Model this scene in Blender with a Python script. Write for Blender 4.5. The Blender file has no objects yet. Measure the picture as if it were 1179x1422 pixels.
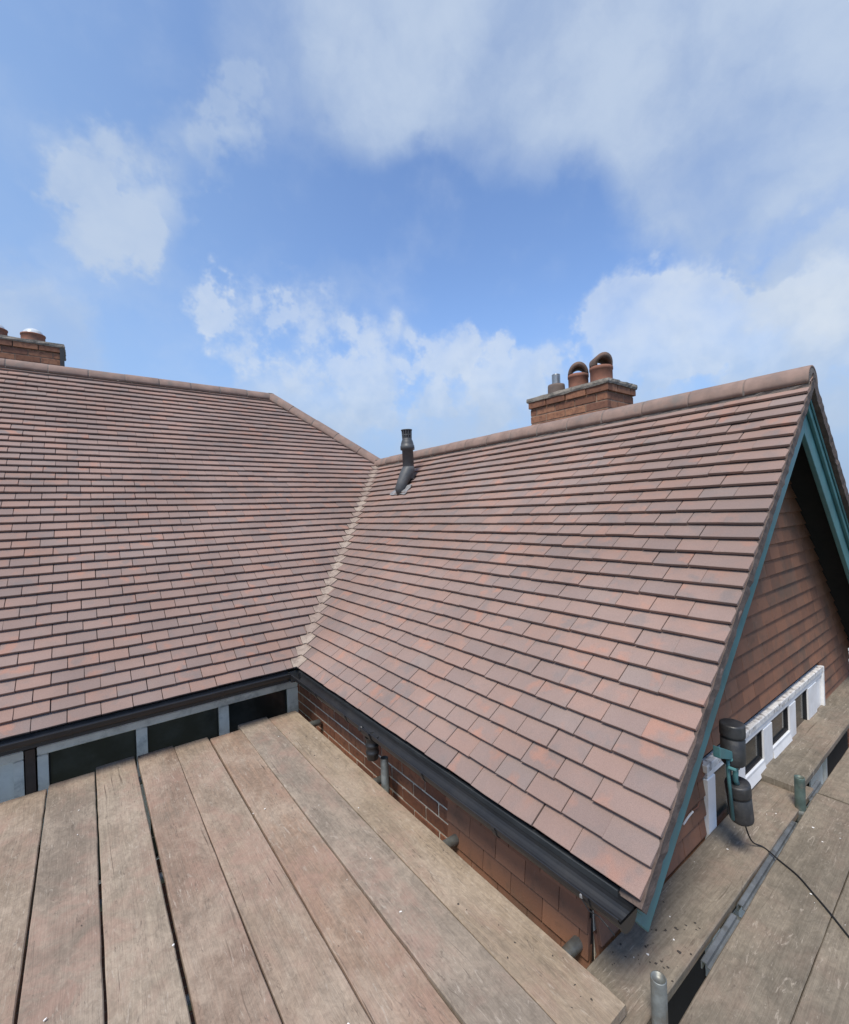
import bpy, math, random
from mathutils import Vector, Matrix, Euler

random.seed(11)
scene = bpy.context.scene
COL = scene.collection
rad = math.radians

# ------------------------------------------------------------------ camera
YAW, PITCH, ROLL, FPX = .6447, -.0025, -.0341, 628.5      # from the two eaves' and ridges' vanishing points
CAM = Vector((-1.3862, -3.6920, 1.2677))
F = Vector((math.sin(YAW) * math.cos(PITCH), math.cos(YAW) * math.cos(PITCH), math.sin(PITCH)))
R0 = Vector((math.cos(YAW), -math.sin(YAW), 0))
U0 = R0.cross(F)
RV = R0 * math.cos(ROLL) + U0 * math.sin(ROLL)
UV = -R0 * math.sin(ROLL) + U0 * math.cos(ROLL)
cam_d = bpy.data.cameras.new('camera')
cam = bpy.data.objects.new('camera', cam_d)
COL.objects.link(cam)
cam_d.sensor_fit = 'HORIZONTAL'
cam_d.sensor_width = 36
cam_d.lens = 36 * FPX / 1179
cam_d.clip_start = .05
cam_d.clip_end = 3000
m = Matrix((RV, UV, -F)).transposed().to_4x4()
m.translation = CAM
cam.matrix_world = m
scene.camera = cam


def ray(u, v):
    return (F * FPX + RV * (u - 589.5) - UV * (v - 711)).normalized()


def px(P):
    d = Vector(P) - CAM
    z = d.dot(F)
    if z < .05:
        return None
    return (589.5 + FPX * d.dot(RV) / z, 711 - FPX * d.dot(UV) / z)


# ------------------------------------------------------------------ sky, sun, exposure
SUN_DIR = Vector((-.52, -.27, 1.0)).normalized()        # towards the sun: high, over the left shoulder, behind thin cloud
SUN_ELEV = math.asin(SUN_DIR.z)
world = bpy.data.worlds.new('World')
scene.world = world
world.use_nodes = True
nt = world.node_tree
nt.nodes.clear()


def wn(kind, **kw):
    n = nt.nodes.new(kind)
    for k, v in kw.items():
        setattr(n, k, v)
    return n


def wmath(op, a, b=None, clamp=False):
    n = wn('ShaderNodeMath', operation=op, use_clamp=clamp)
    for i, s in enumerate((a, b)):
        if s is None:
            continue
        if isinstance(s, (int, float)):
            n.inputs[i].default_value = s
        else:
            nt.links.new(s, n.inputs[i])
    return n.outputs[0]


def wrange(v, a, b, c=0., d=1., smooth=True):
    n = wn('ShaderNodeMapRange', interpolation_type='SMOOTHSTEP' if smooth else 'LINEAR')
    nt.links.new(v, n.inputs[0])
    for i, q in enumerate((a, b, c, d)):
        n.inputs[i + 1].default_value = q
    return n.outputs[0]


def wnoise(vec, scale, detail, rough, dist=0.):
    n = wn('ShaderNodeTexNoise')
    n.inputs['Scale'].default_value = scale
    n.inputs['Detail'].default_value = detail
    n.inputs['Roughness'].default_value = rough
    n.inputs['Distortion'].default_value = dist
    nt.links.new(vec, n.inputs['Vector'])
    return n.outputs['Fac']


sky = wn('ShaderNodeTexSky', sky_type='NISHITA')
sky.sun_disc = False
sky.sun_elevation = SUN_ELEV
sky.sun_rotation = math.atan2(SUN_DIR.x, SUN_DIR.y)
sky.air_density = 1.0
sky.dust_density = .6
sky.ozone_density = 2.0
tc = wn('ShaderNodeTexCoord')
DIR = tc.outputs['Generated']
sep = wn('ShaderNodeSeparateXYZ')
nt.links.new(DIR, sep.inputs[0])
ELEV = sep.outputs['Z']
# thin high cloud: noise stretched along its drift, on a flat layer seen in perspective
zc = wmath('ADD', wmath('MAXIMUM', ELEV, 0.), .22)
cb = wn('ShaderNodeCombineXYZ')
nt.links.new(wmath('DIVIDE', sep.outputs['X'], zc), cb.inputs[0])
nt.links.new(wmath('DIVIDE', sep.outputs['Y'], zc), cb.inputs[1])
mp = wn('ShaderNodeMapping')
mp.inputs['Rotation'].default_value = (0, 0, rad(35))
mp.inputs['Scale'].default_value = (1.0, .55, 1)
nt.links.new(cb.outputs[0], mp.inputs[0])
n_big = wnoise(mp.outputs[0], 1.5, 5, .58)
# where the photograph's clouds stand: soft lobes in direction space, broken up by noise
HIGH = [  # thin high cloud: pixel u, v, radius in degrees, weight
    (640, 50, 17, .44), (860, 100, 17, .44), (1060, 190, 14, .42), (430, 90, 11, .30), (1110, 40, 17, .40), (560, 130, 8, .16),
    (235, 205, 7, .36), (190, 265, 6.5, .28), (140, 335, 5, .38), (330, 205, 5, .24), (80, 180, 6, .18),
    (1140, 385, 7, .40), (30, 450, 8, .34), (690, 330, 14, -.50), (560, 310, 9, -.34), (840, 310, 9, -.30), (50, 60, 14, -.22), (330, 320, 8, -.40), (1130, 290, 6, -.24), (420, 250, 6, -.18),
]
CUMULUS = [  # heaped cloud low over the roofs
    (300, 425, 4.5, .5), (350, 455, 6.5, .75), (430, 470, 7.5, .85), (520, 510, 7.5, .8), (600, 530, 6, .65), (430, 570, 11, .6), (620, 610, 10, .5),
    (760, 490, 6, .65), (850, 475, 7, .8), (935, 475, 7, .8), (1020, 490, 7, .7), (880, 550, 9, .7), (1110, 500, 8, .6), (700, 540, 6, .5), (1170, 440, 6, .45),
]


# ragged edges: the look-up direction itself is pushed about by a noise
WN = wn('ShaderNodeTexNoise')
WN.inputs['Scale'].default_value = 6.5
WN.inputs['Detail'].default_value = 5
WN.inputs['Roughness'].default_value = .6
nt.links.new(DIR, WN.inputs['Vector'])
WC = wn('ShaderNodeVectorMath', operation='SUBTRACT')
nt.links.new(WN.outputs['Color'], WC.inputs[0])
WC.inputs[1].default_value = (.5, .5, .5)


def warped(amount):
    b = wn('ShaderNodeVectorMath', operation='MULTIPLY_ADD')
    nt.links.new(WC.outputs[0], b.inputs[0])
    b.inputs[1].default_value = (amount,) * 3
    nt.links.new(DIR, b.inputs[2])
    return b.outputs[0]


def lobes(items, top, vec):
    acc = None
    for u, v, rr, wt in items:
        n = wn('ShaderNodeVectorMath', operation='DOT_PRODUCT')
        nt.links.new(vec, n.inputs[0])
        n.inputs[1].default_value = ray(u, v)
        o = wrange(n.outputs['Value'], math.cos(rad(rr)), math.cos(rad(rr * .1)), 0., wt)
        acc = o if acc is None else wmath('ADD', acc, o)
    return wmath('MINIMUM', acc, top)


n_wisp = wnoise(warped(.09), 5.0, 8, .56)
n_cum = wnoise(warped(.05), 7.0, 8, .54)
n_bill = wnoise(warped(.05), 24., 3, .5)
dens = wmath('ADD', wmath('MULTIPLY', n_big, .55), wmath('MULTIPLY', n_wisp, .65))
dens = wmath('ADD', dens, lobes(HIGH, .46, warped(.030)))
COVER = wrange(dens, .48, 1.26, 0., .94)
low_band = wrange(ELEV, .30, .06, 0., .42)
cum = wmath('ADD', wmath('ADD', wmath('MULTIPLY', wmath('SUBTRACT', n_cum, .5), 1.15), low_band), lobes(CUMULUS, .68, warped(.030)))
cum = wmath('ADD', cum, wmath('MULTIPLY', wmath('SUBTRACT', n_bill, .5), .20))
HEAP = wrange(cum, -.06, 1.10, 0., .80)
HAZE = wrange(ELEV, .42, .02, 0., .92)
LEFT = wn('ShaderNodeVectorMath', operation='DOT_PRODUCT')
nt.links.new(DIR, LEFT.inputs[0])
LEFT.inputs[1].default_value = Vector((-.92, .39, 0)).normalized()
SIDE = wrange(LEFT.outputs['Value'], -.25, .75, 0., .60)
tint = wn('ShaderNodeMixRGB', blend_type='MULTIPLY')
tint.inputs[0].default_value = 1
nt.links.new(sky.outputs[0], tint.inputs[1])
tint.inputs[2].default_value = (1.06, 1.14, 1.28, 1)


def wmix(f, a, b):
    n = wn('ShaderNodeMixRGB')
    for s_, i in ((f, 0), (a, 1), (b, 2)):
        if isinstance(s_, tuple):
            n.inputs[i].default_value = (*s_, 1)
        else:
            nt.links.new(s_, n.inputs[i])
    return n.outputs[0]


c0 = wmix(HAZE, tint.outputs[0], (1.62, 2.38, 3.75))
c0 = wmix(SIDE, c0, (2.05, 3.10, 4.70))
c0 = wmix(COVER, c0, wmix(wrange(n_wisp, .35, .7), (2.35, 3.0, 4.15), (2.95, 3.55, 4.5)))
shade = wmath('ADD', wmath('MULTIPLY', n_bill, .6), wmath('MULTIPLY', wrange(ELEV, .10, .36), .55))
c0 = wmix(HEAP, c0, wmix(wrange(shade, .35, .90), (2.75, 3.35, 4.25), (4.0, 4.4, 4.9)))
bg = wn('ShaderNodeBackground')
bg.inputs['Strength'].default_value = .12
nt.links.new(c0, bg.inputs['Color'])
out = wn('ShaderNodeOutputWorld')
nt.links.new(bg.outputs[0], out.inputs['Surface'])

sun_d = bpy.data.lights.new('sun', 'SUN')
sun_d.energy = 2.9
sun_d.angle = rad(18)
sun_d.color = (1., .925, .82)
sun = bpy.data.objects.new('sun', sun_d)
COL.objects.link(sun)
sun.rotation_euler = (-SUN_DIR).to_track_quat('-Z', 'Y').to_euler()
sun.location = SUN_DIR * 30

vs = scene.view_settings
vs.view_transform = 'Standard'
vs.look = 'None'
vs.exposure = 0.56
vs.gamma = 1
scene.cycles.max_bounces = 4
scene.cycles.use_denoising = True

# ------------------------------------------------------------------ materials


class NT:
    def __init__(self, name):
        self.m = bpy.data.materials.new(name)
        self.m.use_nodes = True
        self.t = self.m.node_tree
        self.b = self.t.nodes['Principled BSDF']

    def n(self, kind, **kw):
        x = self.t.nodes.new(kind)
        for k, v in kw.items():
            setattr(x, k, v)
        return x

    def put(self, s, sock):
        if isinstance(s, (int, float)):
            sock.default_value = s
        elif isinstance(s, tuple):
            sock.default_value = s if len(s) == 4 or len(sock.default_value) == 3 else (*s, 1)
        else:
            self.t.links.new(s, sock)

    def math(self, op, a, b=0., clamp=False):
        x = self.n('ShaderNodeMath', operation=op, use_clamp=clamp)
        self.put(a, x.inputs[0])
        self.put(b, x.inputs[1])
        return x.outputs[0]

    def rng(self, v, a, b, c=0., d=1.):
        x = self.n('ShaderNodeMapRange', interpolation_type='SMOOTHSTEP')
        self.put(v, x.inputs[0])
        for i, q in enumerate((a, b, c, d)):
            x.inputs[i + 1].default_value = q
        return x.outputs[0]

    def mix(self, f, a, b, mode='MIX'):
        x = self.n('ShaderNodeMixRGB', blend_type=mode)
        self.put(f, x.inputs[0])
        self.put(a, x.inputs[1])
        self.put(b, x.inputs[2])
        return x.outputs[0]

    def noise(self, vec, scale, detail=4, rough=.55, dist=0.):
        x = self.n('ShaderNodeTexNoise')
        x.inputs['Scale'].default_value = scale
        x.inputs['Detail'].default_value = detail
        x.inputs['Roughness'].default_value = rough
        x.inputs['Distortion'].default_value = dist
        self.put(vec, x.inputs['Vector'])
        return x.outputs['Fac']

    def voro(self, vec, scale):
        x = self.n('ShaderNodeTexVoronoi')
        x.inputs['Scale'].default_value = scale
        self.put(vec, x.inputs['Vector'])
        return x.outputs['Distance']

    def coords(self, kind='Object'):
        return self.n('ShaderNodeTexCoord').outputs[kind]

    def world_pos(self):
        return self.n('ShaderNodeNewGeometry').outputs['Position']

    def mapping(self, vec, scale=(1, 1, 1), loc=None, rot=(0, 0, 0)):
        x = self.n('ShaderNodeMapping')
        self.put(vec, x.inputs[0])
        x.inputs['Scale'].default_value = scale
        x.inputs['Rotation'].default_value = rot
        if loc is not None:
            self.put(loc, x.inputs['Location'])
        return x.outputs[0]

    def vadd(self, a, b):
        x = self.n('ShaderNodeVectorMath', operation='ADD')
        self.put(a, x.inputs[0])
        self.put(b, x.inputs[1])
        return x.outputs[0]

    def comb(self, a, b, c):
        x = self.n('ShaderNodeCombineXYZ')
        for i, s in enumerate((a, b, c)):
            self.put(s, x.inputs[i])
        return x.outputs[0]

    def ramp(self, f, stops):
        x = self.n('ShaderNodeValToRGB')
        self.put(f, x.inputs[0])
        e = x.color_ramp.elements
        e[0].position, e[0].color = stops[0][0], (*stops[0][1], 1)
        e[1].position, e[1].color = stops[-1][0], (*stops[-1][1], 1)
        for p, c in stops[1:-1]:
            k = e.new(p)
            k.color = (*c, 1)
        return x.outputs[0]

    def bump(self, h, strength, dist):
        x = self.n('ShaderNodeBump')
        x.inputs['Strength'].default_value = strength
        x.inputs['Distance'].default_value = dist
        self.put(h, x.inputs['Height'])
        self.t.links.new(x.outputs[0], self.b.inputs['Normal'])

    def done(self, col, rough=.8, metal=0., spec=.5):
        self.put(col, self.b.inputs['Base Color'])
        self.put(rough, self.b.inputs['Roughness'])
        self.b.inputs['Metallic'].default_value = metal
        self.b.inputs['Specular IOR Level'].default_value = spec
        return self.m


def tile_mat(name, joined):
    """Sand-faced plain tile: brown-pink with a red arris and smoky grey patches; a fresh tone for each tile."""
    t = NT(name)
    if joined:
        a = t.n('ShaderNodeAttribute', attribute_name='rnd')
        r1 = a.outputs['Fac']
    else:
        r1 = t.n('ShaderNodeObjectInfo').outputs['Random']
    r2 = t.math('FRACT', t.math('MULTIPLY', r1, 37.31))
    r3 = t.math('FRACT', t.math('MULTIPLY', r1, 113.7))
    P = t.world_pos()
    off = t.comb(t.math('MULTIPLY', r2, 40.), t.math('MULTIPLY', r3, 40.), r1)
    Q = t.vadd(P, off)
    base = t.ramp(r2, [(0., (.226, .168, .148)), (.3, (.256, .184, .158)), (.55, (.272, .190, .160)), (.8, (.290, .188, .152)), (1., (.246, .190, .168))])
    smoke = t.rng(t.noise(Q, 9., 3, .5), .48, .68)
    smoke = t.math('MULTIPLY', smoke, t.rng(r3, .15, .95, .18, .72))
    c = t.mix(smoke, base, (.196, .164, .152))
    red = t.rng(t.noise(t.vadd(Q, (3.1, 7.7, 1.3)), 8., 3, .5), .54, .70)
    red = t.math('MULTIPLY', red, t.rng(r1, .15, .9, .12, .80))
    c = t.mix(red, c, (.350, .190, .140))
    wear = t.rng(t.noise(P, 1.1, 4, .6), .35, .7, .88, 1.08)
    c = t.mix(1., c, t.comb(wear, wear, wear), 'MULTIPLY')
    sand = t.noise(P, 420., 2, .7)
    g = t.rng(sand, .3, .7, .84, 1.16)
    c = t.mix(1., c, t.comb(g, g, g), 'MULTIPLY')
    spots = t.rng(t.voro(t.vadd(P, t.comb(t.noise(P, 6.), 0., 0.)), 21.), .05, .035)
    spots = t.math('MULTIPLY', spots, t.rng(t.noise(P, 5.), .55, .65))
    c = t.mix(t.math('MULTIPLY', spots, .35), c, (.42, .38, .34))
    t.bump(t.math('ADD', sand, t.noise(P, 70., 3, .6)), .35, .0016)
    return t.done(c, .86, spec=.32)


def plain(name, col, rough=.7, metal=0., spec=.5, var=.12, scale=9., grain=120., bump=.15, dist=.0015, dirt=None, dirt_amt=.5, dirt_scale=5.):
    t = NT(name)
    P = t.world_pos()
    n = t.noise(P, scale, 5, .6)
    c = t.mix(t.rng(n, .3, .7), tuple(x * (1 - var) for x in col), tuple(min(1, x * (1 + var)) for x in col))
    if dirt:
        k = t.rng(t.noise(t.vadd(P, (5, 2, 9)), dirt_scale, 6, .68), .48, .70, 0., dirt_amt)
        c = t.mix(k, c, dirt)
    fine = t.noise(P, grain, 3, .6)
    t.bump(fine, bump, dist)
    rr = t.rng(n, .3, .7, max(.05, rough - .08), min(1, rough + .08))
    return t.done(c, rr, metal, spec)


def board_mat(name, tones, dust_amt):
    """Weathered scaffold board: softwood with grain, trodden clay dust, scuffs, knots and dark stains (board lies along local X)."""
    t = NT(name)
    r = t.n('ShaderNodeObjectInfo').outputs['Random']
    r2 = t.math('FRACT', t.math('MULTIPLY', r, 57.3))
    O = t.coords('Object')
    Q = t.vadd(O, t.comb(t.math('MULTIPLY', r, 91.), t.math('MULTIPLY', r2, 53.), 0.))
    P = t.world_pos()
    warp = t.noise(t.mapping(Q, (1.6, 5, 1)), 1., 3, .5)
    Qw = t.vadd(Q, t.comb(0., t.math('MULTIPLY', warp, .05), 0.))
    grain = t.noise(t.mapping(Qw, (2.2, 95, 95)), 1., 6, .65)
    grain2 = t.noise(t.mapping(Qw, (.8, 24, 24)), 1., 4, .6)
    saw = t.noise(t.mapping(Q, (60, 9, 9)), 1., 3, .6)
    c = t.mix(1., t.ramp(r2, tones), t.n('ShaderNodeObjectInfo').outputs['Color'], 'MULTIPLY')      # each board's own tone
    dark = tuple(x * .55 for x in tones[1][1])
    pale = tuple(min(.6, x * 1.32) for x in tones[2][1])
    c = t.mix(t.rng(grain2, .35, .65, 0., .34), c, dark)
    c = t.mix(t.rng(grain, .42, .68, 0., .40), c, dark)
    blotch = t.rng(t.noise(t.mapping(Q, (2.6, 4.2, 1)), 1., 7, .68, .5), .40, .64)
    c = t.mix(t.math('MULTIPLY', blotch, .50), c, pale)
    mott = t.noise(t.mapping(Q, (24, 34, 30)), 1., 7, .72, 1.1)
    k = t.rng(mott, .30, .70, .82, 1.15)
    c = t.mix(1., c, t.comb(k, k, k), 'MULTIPLY')
    dust = t.rng(t.noise(t.mapping(Q, (1.5, 2.6, 1)), 1., 6, .62, .5), .44, .62)
    dust = t.math('MULTIPLY', dust, t.rng(t.noise(t.vadd(Q, (9, 1, 4)), 8., 6, .7, .9), .36, .62, .15, 1.))
    c = t.mix(t.math('MULTIPLY', dust, dust_amt), c, (.345, .215, .165))
    # short scuffs dragged across the grain, some pale, some dark
    for rot, lo, hi, amt, col in ((.55, .575, .67, .50, (.46, .40, .33)), (-.45, .585, .68, .66, (.120, .094, .074)), (1.05, .61, .70, .36, (.42, .36, .30)), (.1, .62, .71, .6, (.10, .08, .065))):
        sc = t.noise(t.mapping(t.vadd(Q, (rot * 9, 3, 0)), (9, 46, 1), rot=(0, 0, rot)), 1., 5, .72, 1.5)
        sc = t.math('MULTIPLY', t.rng(sc, lo, hi), t.rng(t.noise(t.vadd(Q, (rot * 5, 8, 0)), 2.6, 3, .5), .36, .54))
        c = t.mix(t.math('MULTIPLY', sc, amt), c, col)
    stain = t.rng(t.noise(t.vadd(Q, (3, 3, 3)), 3.4, 7, .66, .5), .54, .72)
    c = t.mix(t.math('MULTIPLY', stain, .34), c, dark)
    kn = t.voro(t.mapping(t.vadd(Q, t.comb(t.noise(Q, 18.), 0., 0.)), (2.4, 6.5, 1)), 1.)
    c = t.mix(t.rng(kn, .075, .02, 0., .45), c, (.095, .070, .052))
    flecks = t.voro(t.vadd(P, t.comb(t.noise(P, 9.), t.noise(P, 8.), 0.)), 26.)
    c = t.mix(t.math('MULTIPLY', t.rng(flecks, .085, .03), t.rng(t.noise(P, 3.), .5, .6, 0., .6)), c, (.09, .07, .055))
    fine = t.noise(t.mapping(Qw, (7, 330, 330)), 1., 4, .7)
    k2 = t.rng(fine, .32, .68, .90, 1.08)
    c = t.mix(1., c, t.comb(k2, k2, k2), 'MULTIPLY')
    crack = t.noise(t.mapping(t.vadd(Qw, (0, 1.7, 0)), (1.1, 60, 60)), 1., 3, .5, .3)
    crack = t.math('MULTIPLY', t.rng(crack, .655, .69), t.rng(t.noise(t.mapping(Q, (1.2, 3, 1)), 1.), .48, .6))
    c = t.mix(t.math('MULTIPLY', crack, .8), c, (.07, .052, .040))
    h = t.math('ADD', t.math('MULTIPLY', grain, .8), t.math('ADD', t.math('MULTIPLY', saw, .3), t.math('MULTIPLY', mott, .8)))
    t.bump(h, .6, .003)
    return t.done(c, .9, spec=.2)


def brick_mat(name, tones):
    t = NT(name)
    r = t.n('ShaderNodeObjectInfo').outputs['Random']
    P = t.world_pos()
    c = t.ramp(r, tones)
    c = t.mix(t.rng(t.noise(P, 26., 5, .65), .42, .7, 0., .6), c, (.10, .050, .040))
    c = t.mix(t.rng(t.noise(t.vadd(P, (4, 4, 4)), 15., 5, .65), .58, .75, 0., .4), c, (.25, .15, .11))
    t.bump(t.noise(P, 150., 4, .65), .5, .003)
    return t.done(c, .88, spec=.25)


def wall_brick_mat():
    t = NT('far_brickwork')
    P = t.world_pos()
    s = t.n('ShaderNodeSeparateXYZ')
    t.put(P, s.inputs[0])
    vec = t.comb(t.math('ADD', s.outputs[0], s.outputs[1]), s.outputs[2], 0.)
    b = t.n('ShaderNodeTexBrick')
    t.put(vec, b.inputs['Vector'])
    b.inputs['Scale'].default_value = 1
    b.inputs['Brick Width'].default_value = .24
    b.inputs['Row Height'].default_value = .08
    b.inputs['Mortar Size'].default_value = .006
    b.inputs['Color1'].default_value = (.13, .056, .040, 1)
    b.inputs['Color2'].default_value = (.095, .044, .034, 1)
    b.inputs['Mortar'].default_value = (.13, .10, .08, 1)  # mortar colour darkened to stand in for shade under the deck
    c = t.mix(t.rng(t.noise(P, 9., 5), .4, .7, 0., .4), b.outputs['Color'], (.10, .05, .04))
    t.bump(t.noise(P, 120., 3), .3, .003)
    return t.done(c, .88, spec=.2)


def glass_mat():
    t = NT('window_glass')
    P = t.world_pos()
    c = t.mix(t.rng(t.noise(P, 5., 4), .4, .7), (.018, .021, .021), (.040, .045, .045))
    return t.done(c, t.rng(t.noise(P, 7., 5), .3, .7, .05, .16), spec=.5)


def hung_mat():
    t = NT('hung_tile_clay')
    r = t.n('ShaderNodeObjectInfo').outputs['Random']
    P = t.world_pos()
    c = t.ramp(r, [(0., (.195, .098, .064)), (.4, (.240, .120, .076)), (.75, (.285, .138, .084)), (1., (.215, .116, .078))])
    c = t.mix(t.rng(t.noise(P, 2.6, 5, .62), .46, .66, 0., .62), c, (.130, .096, .072))
    c = t.mix(t.rng(t.noise(t.vadd(P, (7, 3, 2)), 14., 5, .65), .52, .72, 0., .45), c, (.115, .075, .055))
    c = t.mix(t.rng(t.noise(t.vadd(P, (1, 8, 5)), 30., 4, .65), .62, .75, 0., .30), c, (.30, .22, .17))
    t.bump(t.noise(P, 130., 4, .6), .4, .002)
    return t.done(c, .88, spec=.2)


M = {}
M['tile'] = tile_mat('roof_tile_sandfaced', False)
M['tile_joined'] = tile_mat('roof_tile_sandfaced_field', True)
M['under'] = plain('roof_underlay', (.045, .032, .028), .95)
def valley_mat():
    t = NT('valley_tile_buff')
    r = t.n('ShaderNodeObjectInfo').outputs['Random']
    P = t.world_pos()
    c = t.ramp(r, [(0., (.270, .205, .168)), (.4, (.320, .258, .210)), (.7, (.365, .302, .245)), (1., (.290, .225, .186))])
    c = t.mix(t.rng(t.noise(P, 22., 5, .65), .40, .66, 0., .7), c, (.190, .145, .122))
    t.bump(t.noise(P, 240., 3, .6), .4, .0016)
    return t.done(c, .9, spec=.25)


M['valley'] = valley_mat()
M['ridge'] = plain('ridge_tile_clay', (.232, .160, .130), .88, var=.20, scale=7, grain=260, bump=.45, dirt=(.165, .142, .126), dirt_amt=.85, dirt_scale=6)
M['mortar'] = plain('bedding_mortar', (.165, .140, .122), .95, var=.22, scale=16, grain=120, bump=.8, dist=.004, dirt=(.12, .10, .09), dirt_amt=.7, dirt_scale=12)
M['verge'] = plain('verge_mortar', (.105, .078, .066), .95, var=.28, scale=18, grain=90, bump=.9, dist=.004, dirt=(.20, .16, .14), dirt_amt=.5, dirt_scale=10)
M['board'] = board_mat('scaffold_board_wood', [(0., (.285, .232, .180)), (.35, (.300, .244, .188)), (.65, (.315, .256, .196)), (1., (.290, .238, .186))], .50)
M['board_old'] = board_mat('scaffold_board_greyed', [(0., (.178, .156, .122)), (.35, (.200, .170, .130)), (.65, (.225, .190, .144)), (1., (.190, .166, .130))], .22)
M['brick'] = brick_mat('red_brick', [(0., (.185, .080, .050)), (.4, (.265, .112, .066)), (.75, (.345, .152, .086)), (1., (.220, .098, .062))])
M['brick_orange'] = brick_mat('orange_stock_brick', [(0., (.165, .080, .052)), (.4, (.260, .122, .072)), (.75, (.360, .180, .105)), (1., (.205, .100, .066))])
M['joint'] = plain('pale_mortar', (.66, .59, .49), .95, var=.18, scale=20, grain=160, bump=.6, dist=.003, dirt=(.28, .23, .19), dirt_amt=.6, dirt_scale=9)
M['old_joint'] = plain('old_lime_mortar', (.25, .17, .12), .95, var=.3, scale=14, grain=90, bump=.8, dist=.004, dirt=(.12, .085, .065), dirt_amt=.8, dirt_scale=8)
M['brickwork'] = wall_brick_mat()
M['hung'] = hung_mat()
M['batten_dark'] = plain('dark_batten_backing', (.035, .025, .020), .95)
M['teal'] = plain('teal_gloss_paint', (.066, .190, .200), .42, var=.14, scale=7, grain=90, bump=.12, dirt=(.10, .19, .20), dirt_amt=.55, dirt_scale=16)
M['soffit'] = plain('dark_soffit_paint', (.010, .014, .016), .9)  # even near-black colour for the underside of the gable overhang
M['white'] = plain('white_upvc', (.80, .80, .785), .38, var=.05, scale=6, bump=.05, dirt=(.50, .51, .50), dirt_amt=.35, dirt_scale=7)
M['flaky'] = plain('flaking_white_paint', (.66, .64, .60), .8, var=.15, scale=25, grain=60, bump=.8, dist=.004, dirt=(.16, .13, .11), dirt_amt=.95, dirt_scale=26)
M['greywhite'] = plain('dull_white_window_paint', (.84, .83, .79), .55, var=.08, scale=8, bump=.1, dirt=(.30, .31, .30), dirt_amt=.5, dirt_scale=9)
M['brownpost'] = plain('brown_timber', (.085, .060, .050), .8, var=.2, scale=14)
M['glass'] = glass_mat()
M['gasket'] = plain('black_gasket', (.012, .012, .013), .6)
M['gutter'] = plain('black_plastic_gutter', (.016, .017, .019), .42, var=.08, scale=5, grain=60, bump=.03, dirt=(.05, .048, .044), dirt_amt=.22, dirt_scale=5)
M['fascia'] = plain('dark_fascia', (.030, .034, .037), .6)
M['galv'] = plain('weathered_galvanised_tube', (.21, .225, .215), .52, metal=.55, var=.25, scale=16, grain=70, bump=.2, dirt=(.15, .13, .10), dirt_amt=.75, dirt_scale=12)
M['greentube'] = plain('green_grey_tube', (.085, .125, .110), .55, metal=.35, var=.25, scale=18, dirt=(.20, .18, .15), dirt_amt=.6, dirt_scale=16)
M['greymetal'] = plain('dull_grey_metal', (.20, .22, .235), .5, metal=.5, var=.15, scale=13, dirt=(.10, .10, .09), dirt_amt=.6, dirt_scale=15)
M['lamp'] = plain('black_lamp_housing', (.030, .031, .033), .48, var=.2, scale=20, dirt=(.085, .08, .075), dirt_amt=.5, dirt_scale=20)
M['lens'] = plain('lamp_lens', (.03, .03, .03), .12)
M['cable'] = plain('black_cable', (.012, .012, .012), .6)
M['vent'] = plain('grey_vent_plastic', (.062, .066, .070), .55, var=.15, scale=9, dirt=(.11, .11, .105), dirt_amt=.5, dirt_scale=10)
M['lead'] = plain('sheet_lead', (.27, .27, .27), .55, metal=.3, var=.2, scale=14, dirt=(.5, .5, .5), dirt_amt=.5, dirt_scale=20)
M['pot'] = plain('chimney_pot_clay', (.24, .105, .068), .85, var=.2, scale=8, grain=150, dirt=(.12, .085, .070), dirt_amt=.7, dirt_scale=7)
M['pot_sooty'] = plain('chimney_hood_sooty', (.150, .098, .075), .88, var=.25, scale=9, dirt=(.075, .066, .060), dirt_amt=.8, dirt_scale=7)
M['pot_dull'] = plain('chimney_pot_stained', (.150, .115, .098), .88, var=.2, scale=8, dirt=(.08, .07, .065), dirt_amt=.7, dirt_scale=8)
M['liner'] = plain('flue_liner_steel', (.42, .42, .41), .4, metal=.8, var=.1)
M['capstone'] = plain('chimney_cap_mortar', (.25, .225, .19), .95, var=.25, scale=12, grain=60, bump=1., dist=.008, dirt=(.10, .095, .085), dirt_amt=.85, dirt_scale=10)
M['cowl'] = plain('pale_dome_cowl', (.56, .60, .62), .3, var=.08, scale=7, dirt=(.35, .37, .38), dirt_amt=.4, dirt_scale=14)
M['cladding'] = plain('white_cladding', (.66, .66, .65), .55, var=.06)
M['ground'] = plain('garden_ground', (.10, .11, .07), .95, var=.3, scale=.4)
M['fleck'] = plain('paint_fleck', (.74, .72, .68), .8, var=.1)
M['chipdark'] = plain('dark_debris', (.05, .042, .036), .9)

# ------------------------------------------------------------------ builders


def ob(name, verts, faces, mat, parent=None, smooth=False, mw=None):
    me = bpy.data.meshes.new(name)
    me.from_pydata([tuple(v) for v in verts], [], faces)
    me.validate()
    me.update()
    me.materials.append(M[mat])
    if smooth:
        for p in me.polygons:
            p.use_smooth = True
    return link(name, me, parent, mw)


def link(name, me, parent=None, mw=None):
    o = bpy.data.objects.new(name, me)
    COL.objects.link(o)
    if mw is not None:
        o.matrix_basis = mw
    if parent is not None:
        o.parent = parent
        if parent.type == 'EMPTY':
            o.matrix_parent_inverse = Matrix.Translation(-parent.location)
    return o


def thing(name, label, cat, loc=(0, 0, 0), group=None):
    o = bpy.data.objects.new(name, None)
    o.empty_display_size = .2
    COL.objects.link(o)
    o.location = loc
    return tag(o, label, cat, group)


def tag(o, label, cat, group=None):
    o['label'] = label
    o['category'] = cat
    if group:
        o['group'] = group
    return o


def kind(o, k):
    o['kind'] = k
    return o


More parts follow.
